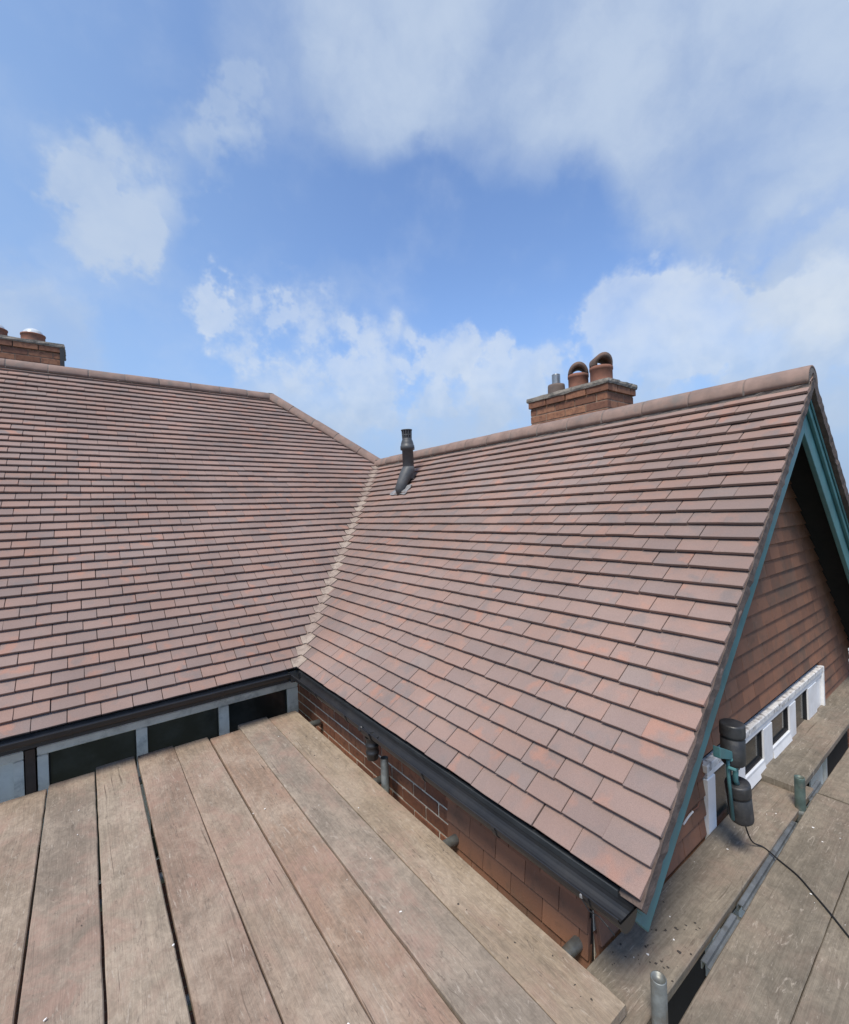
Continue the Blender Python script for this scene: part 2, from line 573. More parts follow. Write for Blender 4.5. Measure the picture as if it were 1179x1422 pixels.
class MB:
    """Collects shapes of ONE part."""

    def __init__(self):
        self.v, self.f = [], []

    def add(self, vs_, fs):
        k = len(self.v)
        self.v += [Vector(p) for p in vs_]
        self.f += [tuple(i + k for i in q) for q in fs]
        return self

    def box(self, a, b, c=0.):
        x0, y0, z0 = a
        x1, y1, z1 = b
        if c <= 0:
            return self.add([(x, y, z) for z in (z0, z1) for y in (y0, y1) for x in (x0, x1)],
                            [(0, 2, 3, 1), (4, 5, 7, 6), (0, 1, 5, 4), (2, 6, 7, 3), (0, 4, 6, 2), (1, 3, 7, 5)])
        return self.prism([(x0, y0), (x1, y0), (x1, y1), (x0, y1)], z0, z1, c)

    def prism(self, poly, z0, z1, c=0.):
        """Upright prism of a counter-clockwise polygon, chamfered on both rims."""
        n = len(poly)
        cx = sum(p[0] for p in poly) / n
        cy = sum(p[1] for p in poly) / n

        def inset(p, d):
            dx, dy = cx - p[0], cy - p[1]
            return (p[0] + (d if dx > 0 else -d), p[1] + (d if dy > 0 else -d))
        rings = [([inset(p, c) for p in poly], z0), (poly, z0 + c), (poly, z1 - c), ([inset(p, c) for p in poly], z1)] if c else [(poly, z0), (poly, z1)]
        vs_, fs = [], []
        for pl, z in rings:
            vs_ += [(p[0], p[1], z) for p in pl]
        for k in range(len(rings) - 1):
            for i in range(n):
                j = (i + 1) % n
                fs.append((k * n + i, k * n + j, (k + 1) * n + j, (k + 1) * n + i))
        fs.append(tuple(reversed(range(n))))
        fs.append(tuple((len(rings) - 1) * n + i for i in range(n)))
        return self.add(vs_, fs)

    def tube(self, pts, r, seg=14, cap=True):
        pts = [Vector(p) for p in pts]
        n = len(pts)
        rs = r if isinstance(r, (list, tuple)) else [r] * n
        vs_, fs = [], []
        ref = None
        for i, p in enumerate(pts):
            d = (pts[min(i + 1, n - 1)] - pts[max(i - 1, 0)]).normalized()
            if ref is None:
                ref = d.orthogonal().normalized()
            e1 = (ref - d * ref.dot(d)).normalized()
            ref = e1
            e2 = d.cross(e1)
            vs_ += [p + (e1 * math.cos(2 * math.pi * k / seg) + e2 * math.sin(2 * math.pi * k / seg)) * rs[i] for k in range(seg)]
        for i in range(n - 1):
            for k in range(seg):
                q = (k + 1) % seg
                fs.append((i * seg + k, i * seg + q, (i + 1) * seg + q, (i + 1) * seg + k))
        if cap:
            fs.append(tuple(reversed(range(seg))))
            fs.append(tuple((n - 1) * seg + k for k in range(seg)))
        return self.add(vs_, fs)

    def lathe(self, base, prof, seg=20, axis=(0, 0, 1)):
        """Profile [(r, h)] turned about an axis through base; stays open where the profile stays open."""
        ax = Vector(axis).normalized()
        e1 = ax.orthogonal().normalized()
        e2 = ax.cross(e1)
        b = Vector(base)
        vs_, fs = [], []
        for r, h in prof:
            vs_ += [b + ax * h + (e1 * math.cos(2 * math.pi * k / seg) + e2 * math.sin(2 * math.pi * k / seg)) * max(r, .0004) for k in range(seg)]
        for i in range(len(prof) - 1):
            for k in range(seg):
                q = (k + 1) % seg
                fs.append((i * seg + k, i * seg + q, (i + 1) * seg + q, (i + 1) * seg + k))
        return self.add(vs_, fs)

    def ob(self, name, mat, parent=None, smooth=False):
        return ob(name, self.v, self.f, mat, parent, smooth)


def boxpart(name, a, b, mat, parent, c=.002):
    return MB().box(a, b, c).ob(name, mat, parent)


def bevelled(o, width=.003, seg=2):
    md = o.modifiers.new('bevel', 'BEVEL')
    md.width = width
    md.segments = seg
    md.limit_method = 'ANGLE'
    md.angle_limit = rad(35)
    return o


# ------------------------------------------------------------------ measures (metres; origin = inner corner of the two eaves)
AL = rad(42.79)
CA, SA, TA = math.cos(AL), math.sin(AL), math.tan(AL)
HW = 2.2023            # wing: half span
HM = 3.41              # main roof: eaves to ridge in plan
VERGE = -2.925
GABLE = -2.66          # face of the gable wall
BARGE = -2.872
WX = .15               # face of the wing's side wall
WY = .42               # face of the main wall (windows)
DECK = -.385
LOW = -.427
GAUGE, TW = .1, .178
TH = .0165
GROUND = -5.2

# ------------------------------------------------------------------ ground
g = ob('ground', [(-600, -600, GROUND), (600, -600, GROUND), (600, 600, GROUND), (-600, 600, GROUND)], [(0, 1, 2, 3)], 'ground')
kind(g, 'structure')

# ------------------------------------------------------------------ house
house = thing('house', 'brick and tile-hung house with a new brown plain-tile roof, valley and teal gable', 'house', (2.2, .8, GROUND))


def slope_frame(which):
    """(along, up-slope, normal) axes and origin of a roof slope."""
    if which == 'wing':
        return Vector((0, 0, 0)), Vector((0, 1, 0)), Vector((CA, 0, SA)), Vector((-SA, 0, CA))
    if which == 'main':
        return Vector((0, 0, 0)), Vector((1, 0, 0)), Vector((0, CA, SA)), Vector((0, -SA, CA))
    return Vector((2 * HW, 0, 0)), Vector((0, 1, 0)), Vector((-CA, 0, SA)), Vector((SA, 0, CA))     # far slope of the wing


def clip(poly, a, b, c):
    """Keep the part of a polygon where a*x + b*y <= c."""
    outp = []
    n = len(poly)
    for i in range(n):
        p, q = poly[i], poly[(i + 1) % n]
        dp, dq = a * p[0] + b * p[1] - c, a * q[0] + b * q[1] - c
        if dp <= 0:
            outp.append(p)
        if dp * dq < 0:
            k = dp / (dp - dq)
            outp.append((p[0] + (q[0] - p[0]) * k, p[1] + (q[1] - p[1]) * k))
    return outp


def area(poly):
    return .5 * sum(poly[i][0] * poly[(i + 1) % len(poly)][1] - poly[(i + 1) % len(poly)][0] * poly[i][1] for i in range(len(poly)))


def slab(poly, tilt, th, ch=.0016):
    """A tile cut to a polygon (local x along, y up-slope from its butt): three rings, top chamfered."""
    n = len(poly)
    cx = sum(p[0] for p in poly) / n
    cy = sum(p[1] for p in poly) / n
    vs_ = []
    for z, ins in ((-th, 0), (-ch, 0), (0, ch)):
        for p in poly:
            dx, dy = cx - p[0], cy - p[1]
            L = max(1e-6, math.hypot(dx, dy))
            x, y = p[0] + dx / L * ins * 1.4, p[1] + dy / L * ins * 1.4
            vs_.append((x, y, z - y * tilt))
    fs = [tuple(reversed(range(n))), tuple(2 * n + i for i in range(n))]
    for k in (0, 1):
        for i in range(n):
            j = (i + 1) % n
            fs.append((k * n + i, k * n + j, (k + 1) * n + j, (k + 1) * n + i))
    return vs_, fs


LEN = .205
TILT = (TH + .0075) / GAUGE          # each butt stands a little off the tile below
H0 = .0                 # butt-edge tops lie in the fitted plane
_full = {}


def full_mesh(w, var):
    key = (round(w, 3), var)
    if key not in _full:
        rr = random.Random(hash(key) % 9999)
        e = .0016
        poly = [(rr.uniform(0, e), rr.uniform(-e, e)), (w * .5, rr.uniform(-e, e) - .0006), (w - rr.uniform(0, e), rr.uniform(-e, e)), (w, LEN), (0, LEN)]
        vs_, fs = slab(poly, TILT, TH)
        me = bpy.data.meshes.new('tile')
        me.from_pydata(vs_, [], fs)
        me.update()
        me.materials.append(M['tile'])
        _full[key] = me
    return _full[key]


VA0, VA1 = .034, .098      # half width of a valley tile at its butt and at the next butt


def lay_roof(which, roof, ncourse, layout, clipper, limit=300, name='tile'):
    org, A, S, N = slope_frame(which)
    rnd = random.Random(5 if which == 'wing' else 9)
    items = []
    for k in range(ncourse):
        s0 = k * GAUGE
        for a0, w in layout(k, rnd):
            gap = rnd.choice((.0003, .0004, .0005, .0007, .0010, .0016, .0036))
            x0, x1 = a0 + gap * .5, a0 + w - gap * .5
            top = min(LEN, clipper['smax'] - s0)
            if top < .02:
                continue
            poly = [(x0, s0), (x1, s0), (x1, s0 + top), (x0, s0 + top)]
            cut = poly
            for a, b, c in clipper['lines'](k):
                cut = clip(cut, a, b, c)
                if len(cut) < 3:
                    break
            if len(cut) < 3 or area(cut) < 1.2e-3:
                continue
            whole = abs(area(cut) - area(poly)) < 1e-6 and top == LEN
            # visible size in the photograph
            q = [px(org + A * x + S * y) for x, y in ((x0, s0), (x1, s0), (x1, s0 + GAUGE), (x0, s0 + GAUGE))]
            size = 0.
            if None not in q:
                cxp, cyp = sum(p[0] for p in q) / 4, sum(p[1] for p in q) / 4
                if -20 < cxp < 1200 and 0 < cyp < 1440:
                    size = abs(area(q)) * (abs(area(cut)) / abs(area(poly)))
            items.append((size, k, x0, s0, x1 - x0, cut, whole))
    items.sort(key=lambda t: -t[0])
    fv, ff, fr = [], [], []
    for i, (size, k, x0, s0, w, cut, whole) in enumerate(items):
        lift = rnd.uniform(0, .0022)
        rot = rnd.gauss(0, .0045)
        tip = rnd.gauss(0, .006)
        slip = rnd.gauss(0, .0012)
        base = org + A * x0 + S * (s0 + slip) + N * (H0 + lift)
        mw = Matrix((A, S, N)).transposed().to_4x4()
        mw.translation = base
        mw = mw @ Euler((0, tip, rot)).to_matrix().to_4x4()
        if which == 'far':
            mw = mw
        if i < limit and size > 0:
            if whole:
                o = link(name, full_mesh(round(w, 3) if False else (.1755 if w < .2 else round(w, 2)), rnd.randrange(4)), roof, mw)
            else:
                loc = [(x - x0, y - s0) for x, y in cut]
                vs_, fs = slab(loc, TILT, TH)
                o = ob(name, vs_, fs, 'tile', roof, False, mw)
        else:
            loc = [(x - x0, y - s0) for x, y in cut]
            vs_, fs = slab(loc, TILT, TH)
            b = len(fv)
            fv += [mw @ Vector(v) for v in vs_]
            ff += [tuple(b + q for q in f) for f in fs]
            r = rnd.random()
            fr += [r] * len(fs)
    if fv:
        fld = ob('tile_field', fv, ff, 'tile_joined', roof)
        at = fld.data.attributes.new('rnd', 'FLOAT', 'FACE')
        at.data.foreach_set('value', fr)
        kind(fld, 'stuff')


def run(a, b, w, start, rnd):
    x = start
    while x < b:
        if x + w > a:
            yield (x, w)
        x += w


# --- wing roof, the slope that faces the deck
under_off = -.075


def sheet(which, pts, off=under_off):
    org, A, S, N = slope_frame(which)
    return [org + A * a + S * s + N * off for a, s in pts]


SMAX_W = HW / CA
SMAX_M = HM / CA
wing_roof = ob('wing_roof', sheet('wing', [(VERGE + .06, .03), (.03 * CA, .03), (SMAX_W * CA, SMAX_W), (VERGE + .06, SMAX_W)]), [(3, 2, 1, 0)], 'under', house)
wing_roof['label'] = 'brown tiled slope of the wing, from the gutter up to its ridge'


def wing_layout(k, rnd):
    j = rnd.gauss(0, .0022)
    y = VERGE
    first = .263 if k % 2 == 0 else .175
    yield (y, first)
    y += first
    while y < HW + .3:
        yield (y, TW)
        y += TW


def wing_lines(k):
    s0 = k * GAUGE
    kk = (VA1 - VA0) / GAUGE
    # along <= s*CA - (VA0 + kk*(s - s0))
    return [(1, kk - CA, kk * s0 - VA0)]


lay_roof('wing', wing_roof, 30, wing_layout, {'smax': SMAX_W - .03, 'lines': wing_lines})

# --- main roof slope
main_roof = ob('main_roof', sheet('main', [(-3.6, .03), (.03 * CA, .03), (SMAX_W * CA, SMAX_W), (2 * HW - HM, SMAX_M), (-3.6, SMAX_M)]), [(0, 1, 2, 3, 4)], 'under', house)
main_roof['label'] = 'broad brown tiled slope rising to the hipped ridge'


def main_layout(k, rnd):
    start = -1.684 - 14 * TW + (TW / 2 if k % 2 else 0)
    x = start + rnd.gauss(0, .004)
    while x < HW + .3:
        yield (x, TW)
        x += TW


def main_lines(k):
    s0 = k * GAUGE
    kk = (VA1 - VA0) / GAUGE
    if s0 < SMAX_W - .02:
        return [(1, kk - CA, kk * s0 - VA0)]
    return [(1, CA, 2 * HW - .02)]


lay_roof('main', main_roof, 46, main_layout, {'smax': SMAX_M - .03, 'lines': main_lines})

# --- far slope of the wing and the hidden slopes
far_roof = ob('far_wing_slope', sheet('far', [(VERGE + .06, .0), (HW, .0), (HW, SMAX_W), (VERGE + .06, SMAX_W)]), [(0, 1, 2, 3)], 'under', house)


def far_layout(k, rnd):
    yield (VERGE, .263 if k % 2 == 0 else .175)
    y = VERGE + (.263 if k % 2 == 0 else .175)
    while y < -1.2:
        yield (y, TW)
        y += TW


lay_roof('far', far_roof, 30, far_layout, {'smax': SMAX_W - .03, 'lines': lambda k: []}, limit=0)
zr = HM * TA
MB().add([(2 * HW - HM, HM, zr - .06), (2 * HW, 0, -.06), (2 * HW, 2 * HM, -.06), (-3.6, HM, zr - .06), (-3.6, 2 * HM, -.06)],
         [(0, 1, 2), (0, 2, 4, 3)]).ob('rear_roof', 'tile_joined', house)

# --- valley tiles
kv = 0
while kv * GAUGE < SMAX_W - .09:
    s0 = kv * GAUGE
    oW, AW, SW, NW = slope_frame('wing')
    oM, AM, SM, NM = slope_frame('main')
    wob = random.uniform(-.004, .004)
    jl = random.uniform(.003, .008)
    rows = []
    for s, wdt, drop in ((s0, VA0 - .002 + wob, 0.), (s0 + .045, (VA0 + VA1) / 2 - .003, .045), (s0 + GAUGE, VA1 - .003, GAUGE), (s0 + .16, VA1 + .02, .16)):
        h = H0 + jl - drop * TILT
        v = s * CA
        L2 = oM + AM * (v - wdt) + SM * s + NM * h
        L1 = oM + AM * (v - wdt * .45) + SM * s + NM * (h + .003)
        R1 = oW + AW * (v - wdt * .45) + SW * s + NW * (h + .003)
        R2 = oW + AW * (v - wdt) + SW * s + NW * h
        C = (L1 + R1) / 2 + Vector((0, 0, .001))
        rows.append([L2, L1, C, R1, R2])
    dn = (NM + NW).normalized() * -.013
    vs_, fs = [], []
    for r_ in rows:
        vs_ += r_
    nb = len(vs_)
    vs_ += [v + dn for v in vs_]
    for i in range(3):
        for j in range(4):
            a = i * 5 + j
            fs.append((a, a + 1, a + 6, a + 5))
            fs.append((nb + a, nb + a + 5, nb + a + 6, nb + a + 1))
    for j in range(4):
        fs.append((j, nb + j, nb + j + 1, j + 1))
    for i in range(3):
        fs.append((i * 5, (i + 1) * 5, nb + (i + 1) * 5, nb + i * 5))
        fs.append((i * 5 + 4, nb + i * 5 + 4, nb + (i + 1) * 5 + 4, (i + 1) * 5 + 4))
    ob('valley_tile', vs_, fs, 'valley', main_roof)
    kv += 1


# --- ridge and hip tiles
def half_round(p0, p1, r, th, dn_angle, seg=12, flare=0.):
    """One half-round capping tile between two points; dn_angle: how far its legs reach round."""
    p0, p1 = Vector(p0), Vector(p1)
    d = (p1 - p0).normalized()
    side = d.cross(Vector((0, 0, 1))).normalized()
    up = side.cross(d).normalized()
    vs_, fs = [], []
    L = (p1 - p0).length
    stations = [0, .012, L * .5, L - .012, L]
    for i, t_ in enumerate(stations):
        rr = r - (.0012 if i in (0, 4) else 0)
        for ring in (rr, r - th):
            for k in range(seg + 1):
                a = -dn_angle + 2 * dn_angle * k / seg
                vs_.append(p0 + d * t_ + side * math.sin(a) * ring + up * math.cos(a) * ring)
    n = seg + 1
    for i in range(len(stations) - 1):
        a, b = i * 2 * n, (i + 1) * 2 * n
        for k in range(seg):
            fs.append((a + k, b + k, b + k + 1, a + k + 1))
            fs.append((a + n + k, a + n + k + 1, b + n + k + 1, b + n + k))
        fs.append((a, a + n, b + n, b))
        fs.append((a + seg, b + seg, b + n + seg, a + n + seg))
    e = (len(stations) - 1) * 2 * n
    for k in range(seg):
        fs.append((k, k + 1, n + k + 1, n + k))
        fs.append((e + k, e + n + k, e + n + k + 1, e + k + 1))
    return vs_, fs


def cap_run(p0, p1, r, centre_drop, parent, name, step=.335, ang=rad(101), fill_start=False, fill_end=False):
    p0, p1 = Vector(p0) - Vector((0, 0, centre_drop)), Vector(p1) - Vector((0, 0, centre_drop))
    d = (p1 - p0)
    L = d.length
    d.normalize()
    n = max(1, round(L / step))
    st = L / n
    for i in range(n):
        j = Vector((random.gauss(0, .002), random.gauss(0, .002), random.gauss(0, .002)))
        vs_, fs = half_round(p0 + d * (i * st + .002) + j, p0 + d * ((i + 1) * st - .002) + j, r, .014, ang)
        ob(name, vs_, fs, 'ridge', parent, True).data.polygons.foreach_set('use_smooth', [len(f) == 4 for f in fs])
        if i:
            q = p0 + d * (i * st)
            vs_, fs = half_round(q - d * .004, q + d * .004, r - .0022, .014, ang, flare=0)
            ob('mortar_joint', vs_, fs, 'mortar', parent)
    # rough bedding mortar that squeezes out along both feet
    side = d.cross(Vector((0, 0, 1))).normalized()
    up = side.cross(d).normalized()
    for sgn in (-1, 1):
        vs_, fs = [], []
        m_ = max(8, int(L / .035))
        for i in range(m_ + 1):
            c0 = p0 + d * (L * i / m_)
            for a, rr in ((ang - .10, r - .013), (ang + .02, r - .008), (ang + .14, r - .003), (ang + .34, r + .008)):
                rr += random.gauss(0, .0022)
                a += random.gauss(0, .018)
                vs_.append(c0 + side * math.sin(a * sgn) * rr + up * math.cos(a) * rr)
        for i in range(m_):
            for k in range(3):
                a = i * 4 + k
                fs.append((a, a + 1, a + 5, a + 4) if sgn > 0 else (a, a + 4, a + 5, a + 1))
        ob('mortar_bed', vs_, fs, 'mortar', parent)
    for flag, q, dd in ((fill_start, p0, -d), (fill_end, p1, d)):
        if flag:
            seg = 16
            vs_ = [q + dd * -.004] + [q + dd * -.004 + side * math.sin(-ang + 2 * ang * k / seg) * (r - .006) + up * math.cos(-ang + 2 * ang * k / seg) * (r - .006) for k in range(seg + 1)]
            ob('ridge_end_mortar', vs_, [(0, k + 1, k + 2) for k in range(seg)], 'mortar', parent)


cap_run((HW, VERGE, HW * TA), (HW, HW - .02, HW * TA), .104, .066, wing_roof, 'ridge_tile', fill_start=True)
HIP = Vector((2 * HW - HM, HM, HM * TA))
JN = Vector((HW, HW, HW * TA))
cap_run(HIP + Vector((.02, 0, 0)), (-3.6, HM, HM * TA), .104, .062, main_roof, 'ridge_tile', step=.40)
cap_run(HIP, JN + (JN - HIP) * .03, .100, .052, main_roof, 'hip_tile', step=.40)
# mortar saddle where the hip, the wing ridge and the valley meet, and at the hip's head
for c_, r_, p_ in ((JN + Vector((-.005, -.02, .012)), .085, wing_roof), (HIP + Vector((0, 0, .012)), .078, main_roof)):
    b_ = MB()
    vs_, fs = [], []
    for i in range(7):
        th_ = math.pi * .5 * i / 6
        for k in range(14):
            rr = r_ * random.uniform(.94, 1.05)
            vs_.append(c_ + Vector((math.cos(2 * math.pi * k / 14) * math.cos(th_) * rr, math.sin(2 * math.pi * k / 14) * math.cos(th_) * rr, math.sin(th_) * rr * .36)))
    for i in range(6):
        for k in range(14):
            q = (k + 1) % 14
            fs.append((i * 14 + k, i * 14 + q, (i + 1) * 14 + q, (i + 1) * 14 + k))
    ob('mortar_saddle', vs_, fs, 'mortar', p_, True)

# --- verge: undercloak and mortar under the tile ends, both slopes
for which, par in (('wing', wing_roof), ('far', far_roof)):
    org, A, S, N = slope_frame(which)
    vs_, fs = [], []
    m_ = 90
    for i in range(m_ + 1):
        s = -.02 + (SMAX_W + .02) * i / m_
        for a, h in ((VERGE - .0045, -.017), (VERGE - .001, -.078), (VERGE + .085, -.082), (VERGE + .085, -.045)):
            vs_.append(org + A * (a + random.gauss(0, .0016)) + S * s + N * (h + random.gauss(0, .0014)))
    for i in range(m_):
        for k in range(4):
            a, b = i * 4 + k, i * 4 + (k + 1) % 4
            fs.append((a, b, b + 4, a + 4))
    fs.append((0, 3, 2, 1))
    ob('verge_mortar', vs_, fs, 'verge', par)

# --- barge boards, soffit of the gable overhang
for which in ('wing', 'far'):
    org, A, S, N = slope_frame(which)

    def strip(a0, a1, h0, h1, nm, mat, s0=-.05, s1=SMAX_W, low=0.):
        vs_ = []
        for s, hh in ((s0, low), (s1, 0.)):
            ex = 0.
            for a, h in ((a0, h0), (a1, h0), (a1, h1 + hh), (a0, h1 + hh)):
                sx = s if s != s1 else s1 + h * TA      # mitre at the apex
                vs_.append(org + A * a + S * sx + N * h)
        o = ob(nm, vs_, [(0, 1, 2, 3), (7, 6, 5, 4), (0, 4, 5, 1), (1, 5, 6, 2), (2, 6, 7, 3), (3, 7, 4, 0)], mat, house)
        return bevelled(o, .004)
    strip(BARGE, BARGE + .028, -.086, -.270, 'bargeboard', 'teal')
    strip(BARGE - .020, BARGE - .001, -.088, -.150, 'bargeboard_moulding', 'teal', -.025)
    strip(BARGE - .030, BARGE - .021, -.090, -.110, 'bargeboard_fillet', 'teal', -.020)
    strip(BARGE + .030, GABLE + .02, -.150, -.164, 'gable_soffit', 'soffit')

# ------------------------------------------------------------------ wing side wall
wing_wall = MB().box((WX + .0045, GABLE + .01, GROUND), (WX + .25, WY, -.02)).ob('wing_wall', 'joint', house)
BR_END = -1.80
LEVELS = 12
for i in range(LEVELS):
    z1 = -.135 - i * .080
    y = BR_END + .004 + (.120 if i % 2 else 0)
    if i % 2:
        seq = [(BR_END + .004, .105)]
    else:
        seq = []
    while y < WY:
        seq.append((y, min(.229, WY - y)))
        y += .240
    for y0, ln in seq:
        if ln < .03:
            continue
        pr_ = random.uniform(-.002, .002)
        b_ = MB().box((WX + pr_, y0, z1 - .0675), (WX + .06, y0 + ln, z1), .0025)
        b_.ob('brick', 'brick', wing_wall)
# wall below the pieces that show
boxpart('lower_brickwork', (WX - .004, BR_END, GROUND), (WX + .003, WY, -.135 - LEVELS * .080), 'brickwork', wing_wall, 0)
# tile-hung bay at the gable corner
hung_wall = MB().box((WX - .006, GABLE + .014, -1.6), (WX + .003, BR_END - .002, -.03)).ob('hung_wall', 'batten_dark', house)


def hung_tile(par, p, ex, w, h, th=.014, nick=0.):
    """A hung tile: p = lower corner, ex = along, hangs down from p + h."""
    ex = Vector(ex)
    nrm = Vector((0, 0, 1)).cross(ex)          # towards... flipped below
    nrm = -nrm if nrm.dot(CAM - Vector(p)) < 0 else nrm
    tilt = .019
    e = random.uniform(-.0015, .0015)
    poly = [(0, e), (w, random.uniform(-.0015, .0015)), (w, h), (0, h)]
    vs_ = []
    for off, ins in ((0, 0), (th - .0015, 0), (th, .0015)):
        for x, z in poly:
            xx = min(max(x, ins), w - ins)
            zz = min(max(z, ins), h - ins)
            vs_.append(Vector(p) + ex * xx + Vector((0, 0, zz)) + nrm * (off + tilt * (1 - z / h)))
    n = 4
    fs = [tuple(reversed(range(n))), tuple(2 * n + i for i in range(n))]
    for k in (0, 1):
        for i in range(n):
            j = (i + 1) % n
            fs.append((k * n + i, k * n + j, (k + 1) * n + j, (k + 1) * n + i))
    return ob('hung_tile', vs_, fs, 'hung', par)


for i in range(8):
    z0 = -.80 + i * .105
    y = BR_END - .004 - (.089 if i % 2 else .0)
    edges = [BR_END - .003]
    while y > GABLE + .03:
        if y < BR_END - .02:
            edges.append(y)
        y -= TW
    edges.append(GABLE + .012)
    for a, b in zip(edges[:-1], edges[1:]):
        if a - b < .02:
            continue
        hung_tile(hung_wall, (WX - .007, a - .001, z0), (0, -1, 0), a - b - .0025, min(.150, -.03 - z0))

# ------------------------------------------------------------------ gable wall with hung tiles
GWX0, GWX1 = WX, 2 * HW - WX
apz = HW * TA - .17
gable_wall = MB().add([(GWX0 + .01, GABLE + .012, -1.6), (GWX1, GABLE + .012, -1.6), (GWX1, GABLE + .012, WX * TA - .05), (HW, GABLE + .012, apz), (GWX0 + .01, GABLE + .012, WX * TA - .05),
                      (GWX0 + .01, GABLE + .25, -1.6), (GWX1, GABLE + .25, -1.6), (GWX1, GABLE + .25, WX * TA - .05), (HW, GABLE + .25, apz), (GWX0 + .01, GABLE + .25, WX * TA - .05)],
                     [(0, 1, 2, 3, 4), (9, 8, 7, 6, 5), (0, 5, 6, 1), (1, 6, 7, 2), (2, 7, 8, 3), (3, 8, 9, 4), (4, 9, 5, 0)]).ob('gable_wall', 'batten_dark', house)
boxpart('lower_gable_brickwork', (GWX0, GABLE + .004, GROUND), (GWX1, GABLE + .011, -1.6), 'brickwork', gable_wall, 0)
WIN = (1.11, 3.262, -1.25, -.072)        # gable window opening: x0, x1, z0, z1
GG = .100
for i in range(30):
    z0 = -.83 + i * GG
    x = GWX0 + .001 - (.089 if i % 2 else 0)
    zt = z0 + GG
    left = max(GWX0 - .004, (zt + .10) / TA)
    right = min(GWX1, 2 * HW - (zt + .10) / TA)
    while x < GWX1:
        a, b = max(x, left), min(x + TW, right)
        x += TW
        spans = [(a, b)]
        if z0 + .06 < WIN[3] + .012:
            spans = [(a, min(b, WIN[0] - .003)), (max(a, WIN[1] + .003), b)]
        for a_, b_ in spans:
            if b_ - a_ < .03:
                continue
            h = min(.140, max(.03, (min(a_, 2 * HW - b_) * TA - .10) - z0 + .08))
            zz = z0
            if z0 < WIN[3] + .01 and WIN[0] < (a_ + b_) / 2 < WIN[1]:
                h -= WIN[3] + .003 - z0
                zz = WIN[3] + .003
            hung_tile(gable_wall, (a_ + .001, GABLE + .010, zz), (1, 0, 0), b_ - a_ - random.choice((.002, .003, .005)), h)

# gable window
gw = boxpart('gable_window', (WIN[0], GABLE - .012, WIN[2]), (WIN[1], GABLE + .008, WIN[2] + .05), 'white', house)
gw['label'] = 'white gable window of four lights under a flaking head board'
FY0, FY1 = GABLE - .030, GABLE + .009


def fr(nm, x0, x1, z0, z1, y0=FY0, mat='white', c=.006):
    return boxpart(nm, (x0, y0, z0), (x1, FY1, z1), mat, gw, c)


fr('head_board', WIN[0] - .02, WIN[1] + .01, -.112, WIN[3], GABLE - .038, 'flaky', .004)
fr('top_rail', 1.112, 3.258, -.150, -.1135)
fr('frame_post', 1.112, 1.205, -1.19, -.152)
fr('mullion', 1.455, 1.615, -1.19, -.152)
fr('mullion', 1.930, 2.085, -1.19, -.152)
fr('mullion', 2.440, 2.575, -1.19, -.152)
fr('frame_post', 2.880, 3.10, -1.19, -.152)
fr('frame_post', 3.103, 3.258, -1.19, -.152, GABLE - .018)
fr('corner_trim', 3.262, 3.288, -1.19, -.074, GABLE - .040)
for a, b, zb, deep in ((1.205, 1.455, -1.0, 0), (1.615, 1.930, -.335, 1), (2.085, 2.440, -.322, 1), (2.575, 2.880, -1.0, 0)):
    if deep:
        fr('transom_rail', a + .001, b - .001, zb - .085, zb - .001)
        sl = MB().add([(a, FY0 - .002, zb - .02), (b, FY0 - .002, zb - .02), (b, FY0 - .014, zb - .075), (a, FY0 - .014, zb - .075), (b, FY0 - .002, zb - .082), (a, FY0 - .002, zb - .082)],
                      [(0, 3, 2, 1), (3, 5, 4, 2), (0, 5, 3), (1, 2, 4)]).ob('drip_rail', 'white', gw)
        boxpart('pane', (a + .02, GABLE - .003, -.95), (b - .02, GABLE + .001, zb - .087), 'glass', gw, 0)
    gs = MB()
    for x0, x1, z0, z1 in ((a + .001, a + .013, zb, -.152), (b - .013, b - .001, zb, -.152), (a + .0135, b - .0135, -.165, -.152), (a + .0135, b - .0135, zb, zb + .013)):
        gs.box((x0, GABLE - .020, z0), (x1, GABLE + .006, z1))
    gs.ob('gasket', 'gasket', gw)
    boxpart('pane', (a + .0125, GABLE - .008, zb + .0125), (b - .0125, GABLE - .003, -.1645), 'glass', gw, 0)

# ------------------------------------------------------------------ main wall and its window band under the eaves
main_wall = MB().box((-3.6, WY + .05, GROUND), (WX + .25, WY + .30, -.13)).ob('main_wall', 'gasket', house)
boxpart('lower_main_brickwork', (-3.6, WY + .01, GROUND), (WX + .01, WY + .048, -1.36), 'brickwork', main_wall, 0)
boxpart('soffit', (-3.6, .032, -.118), (WX + .012, WY + .30, -.106), 'fascia', house, 0)
boxpart('fascia', (-3.6, .012, -.112), (.012, .030, -.034), 'fascia', house, .003)
boxpart('fascia', (.014, GABLE - .18, -.128), (.034, .011, -.034), 'fascia', house, .003)
boxpart('soffit', (.035, GABLE - .16, -.124), (WX + .012, .031, -.112), 'fascia', house, 0)
boxpart('head_panel', (-3.6, WY - .012, -.256), (WX + .012, WY + .049, -.119), 'fascia', house, 0)
band = boxpart('window_band', (-1.69, WY - .02, -.318), (.152, WY + .045, -.258), 'greywhite', house, .006)
band['label'] = 'grey-white window band with dark panes below the main gutter'


def wb(nm, x0, x1, z0, z1, y0=WY - .022, mat='greywhite', c=.006):
    return boxpart(nm, (x0, y0, z0), (x1, WY + .040, z1), mat, band, c)


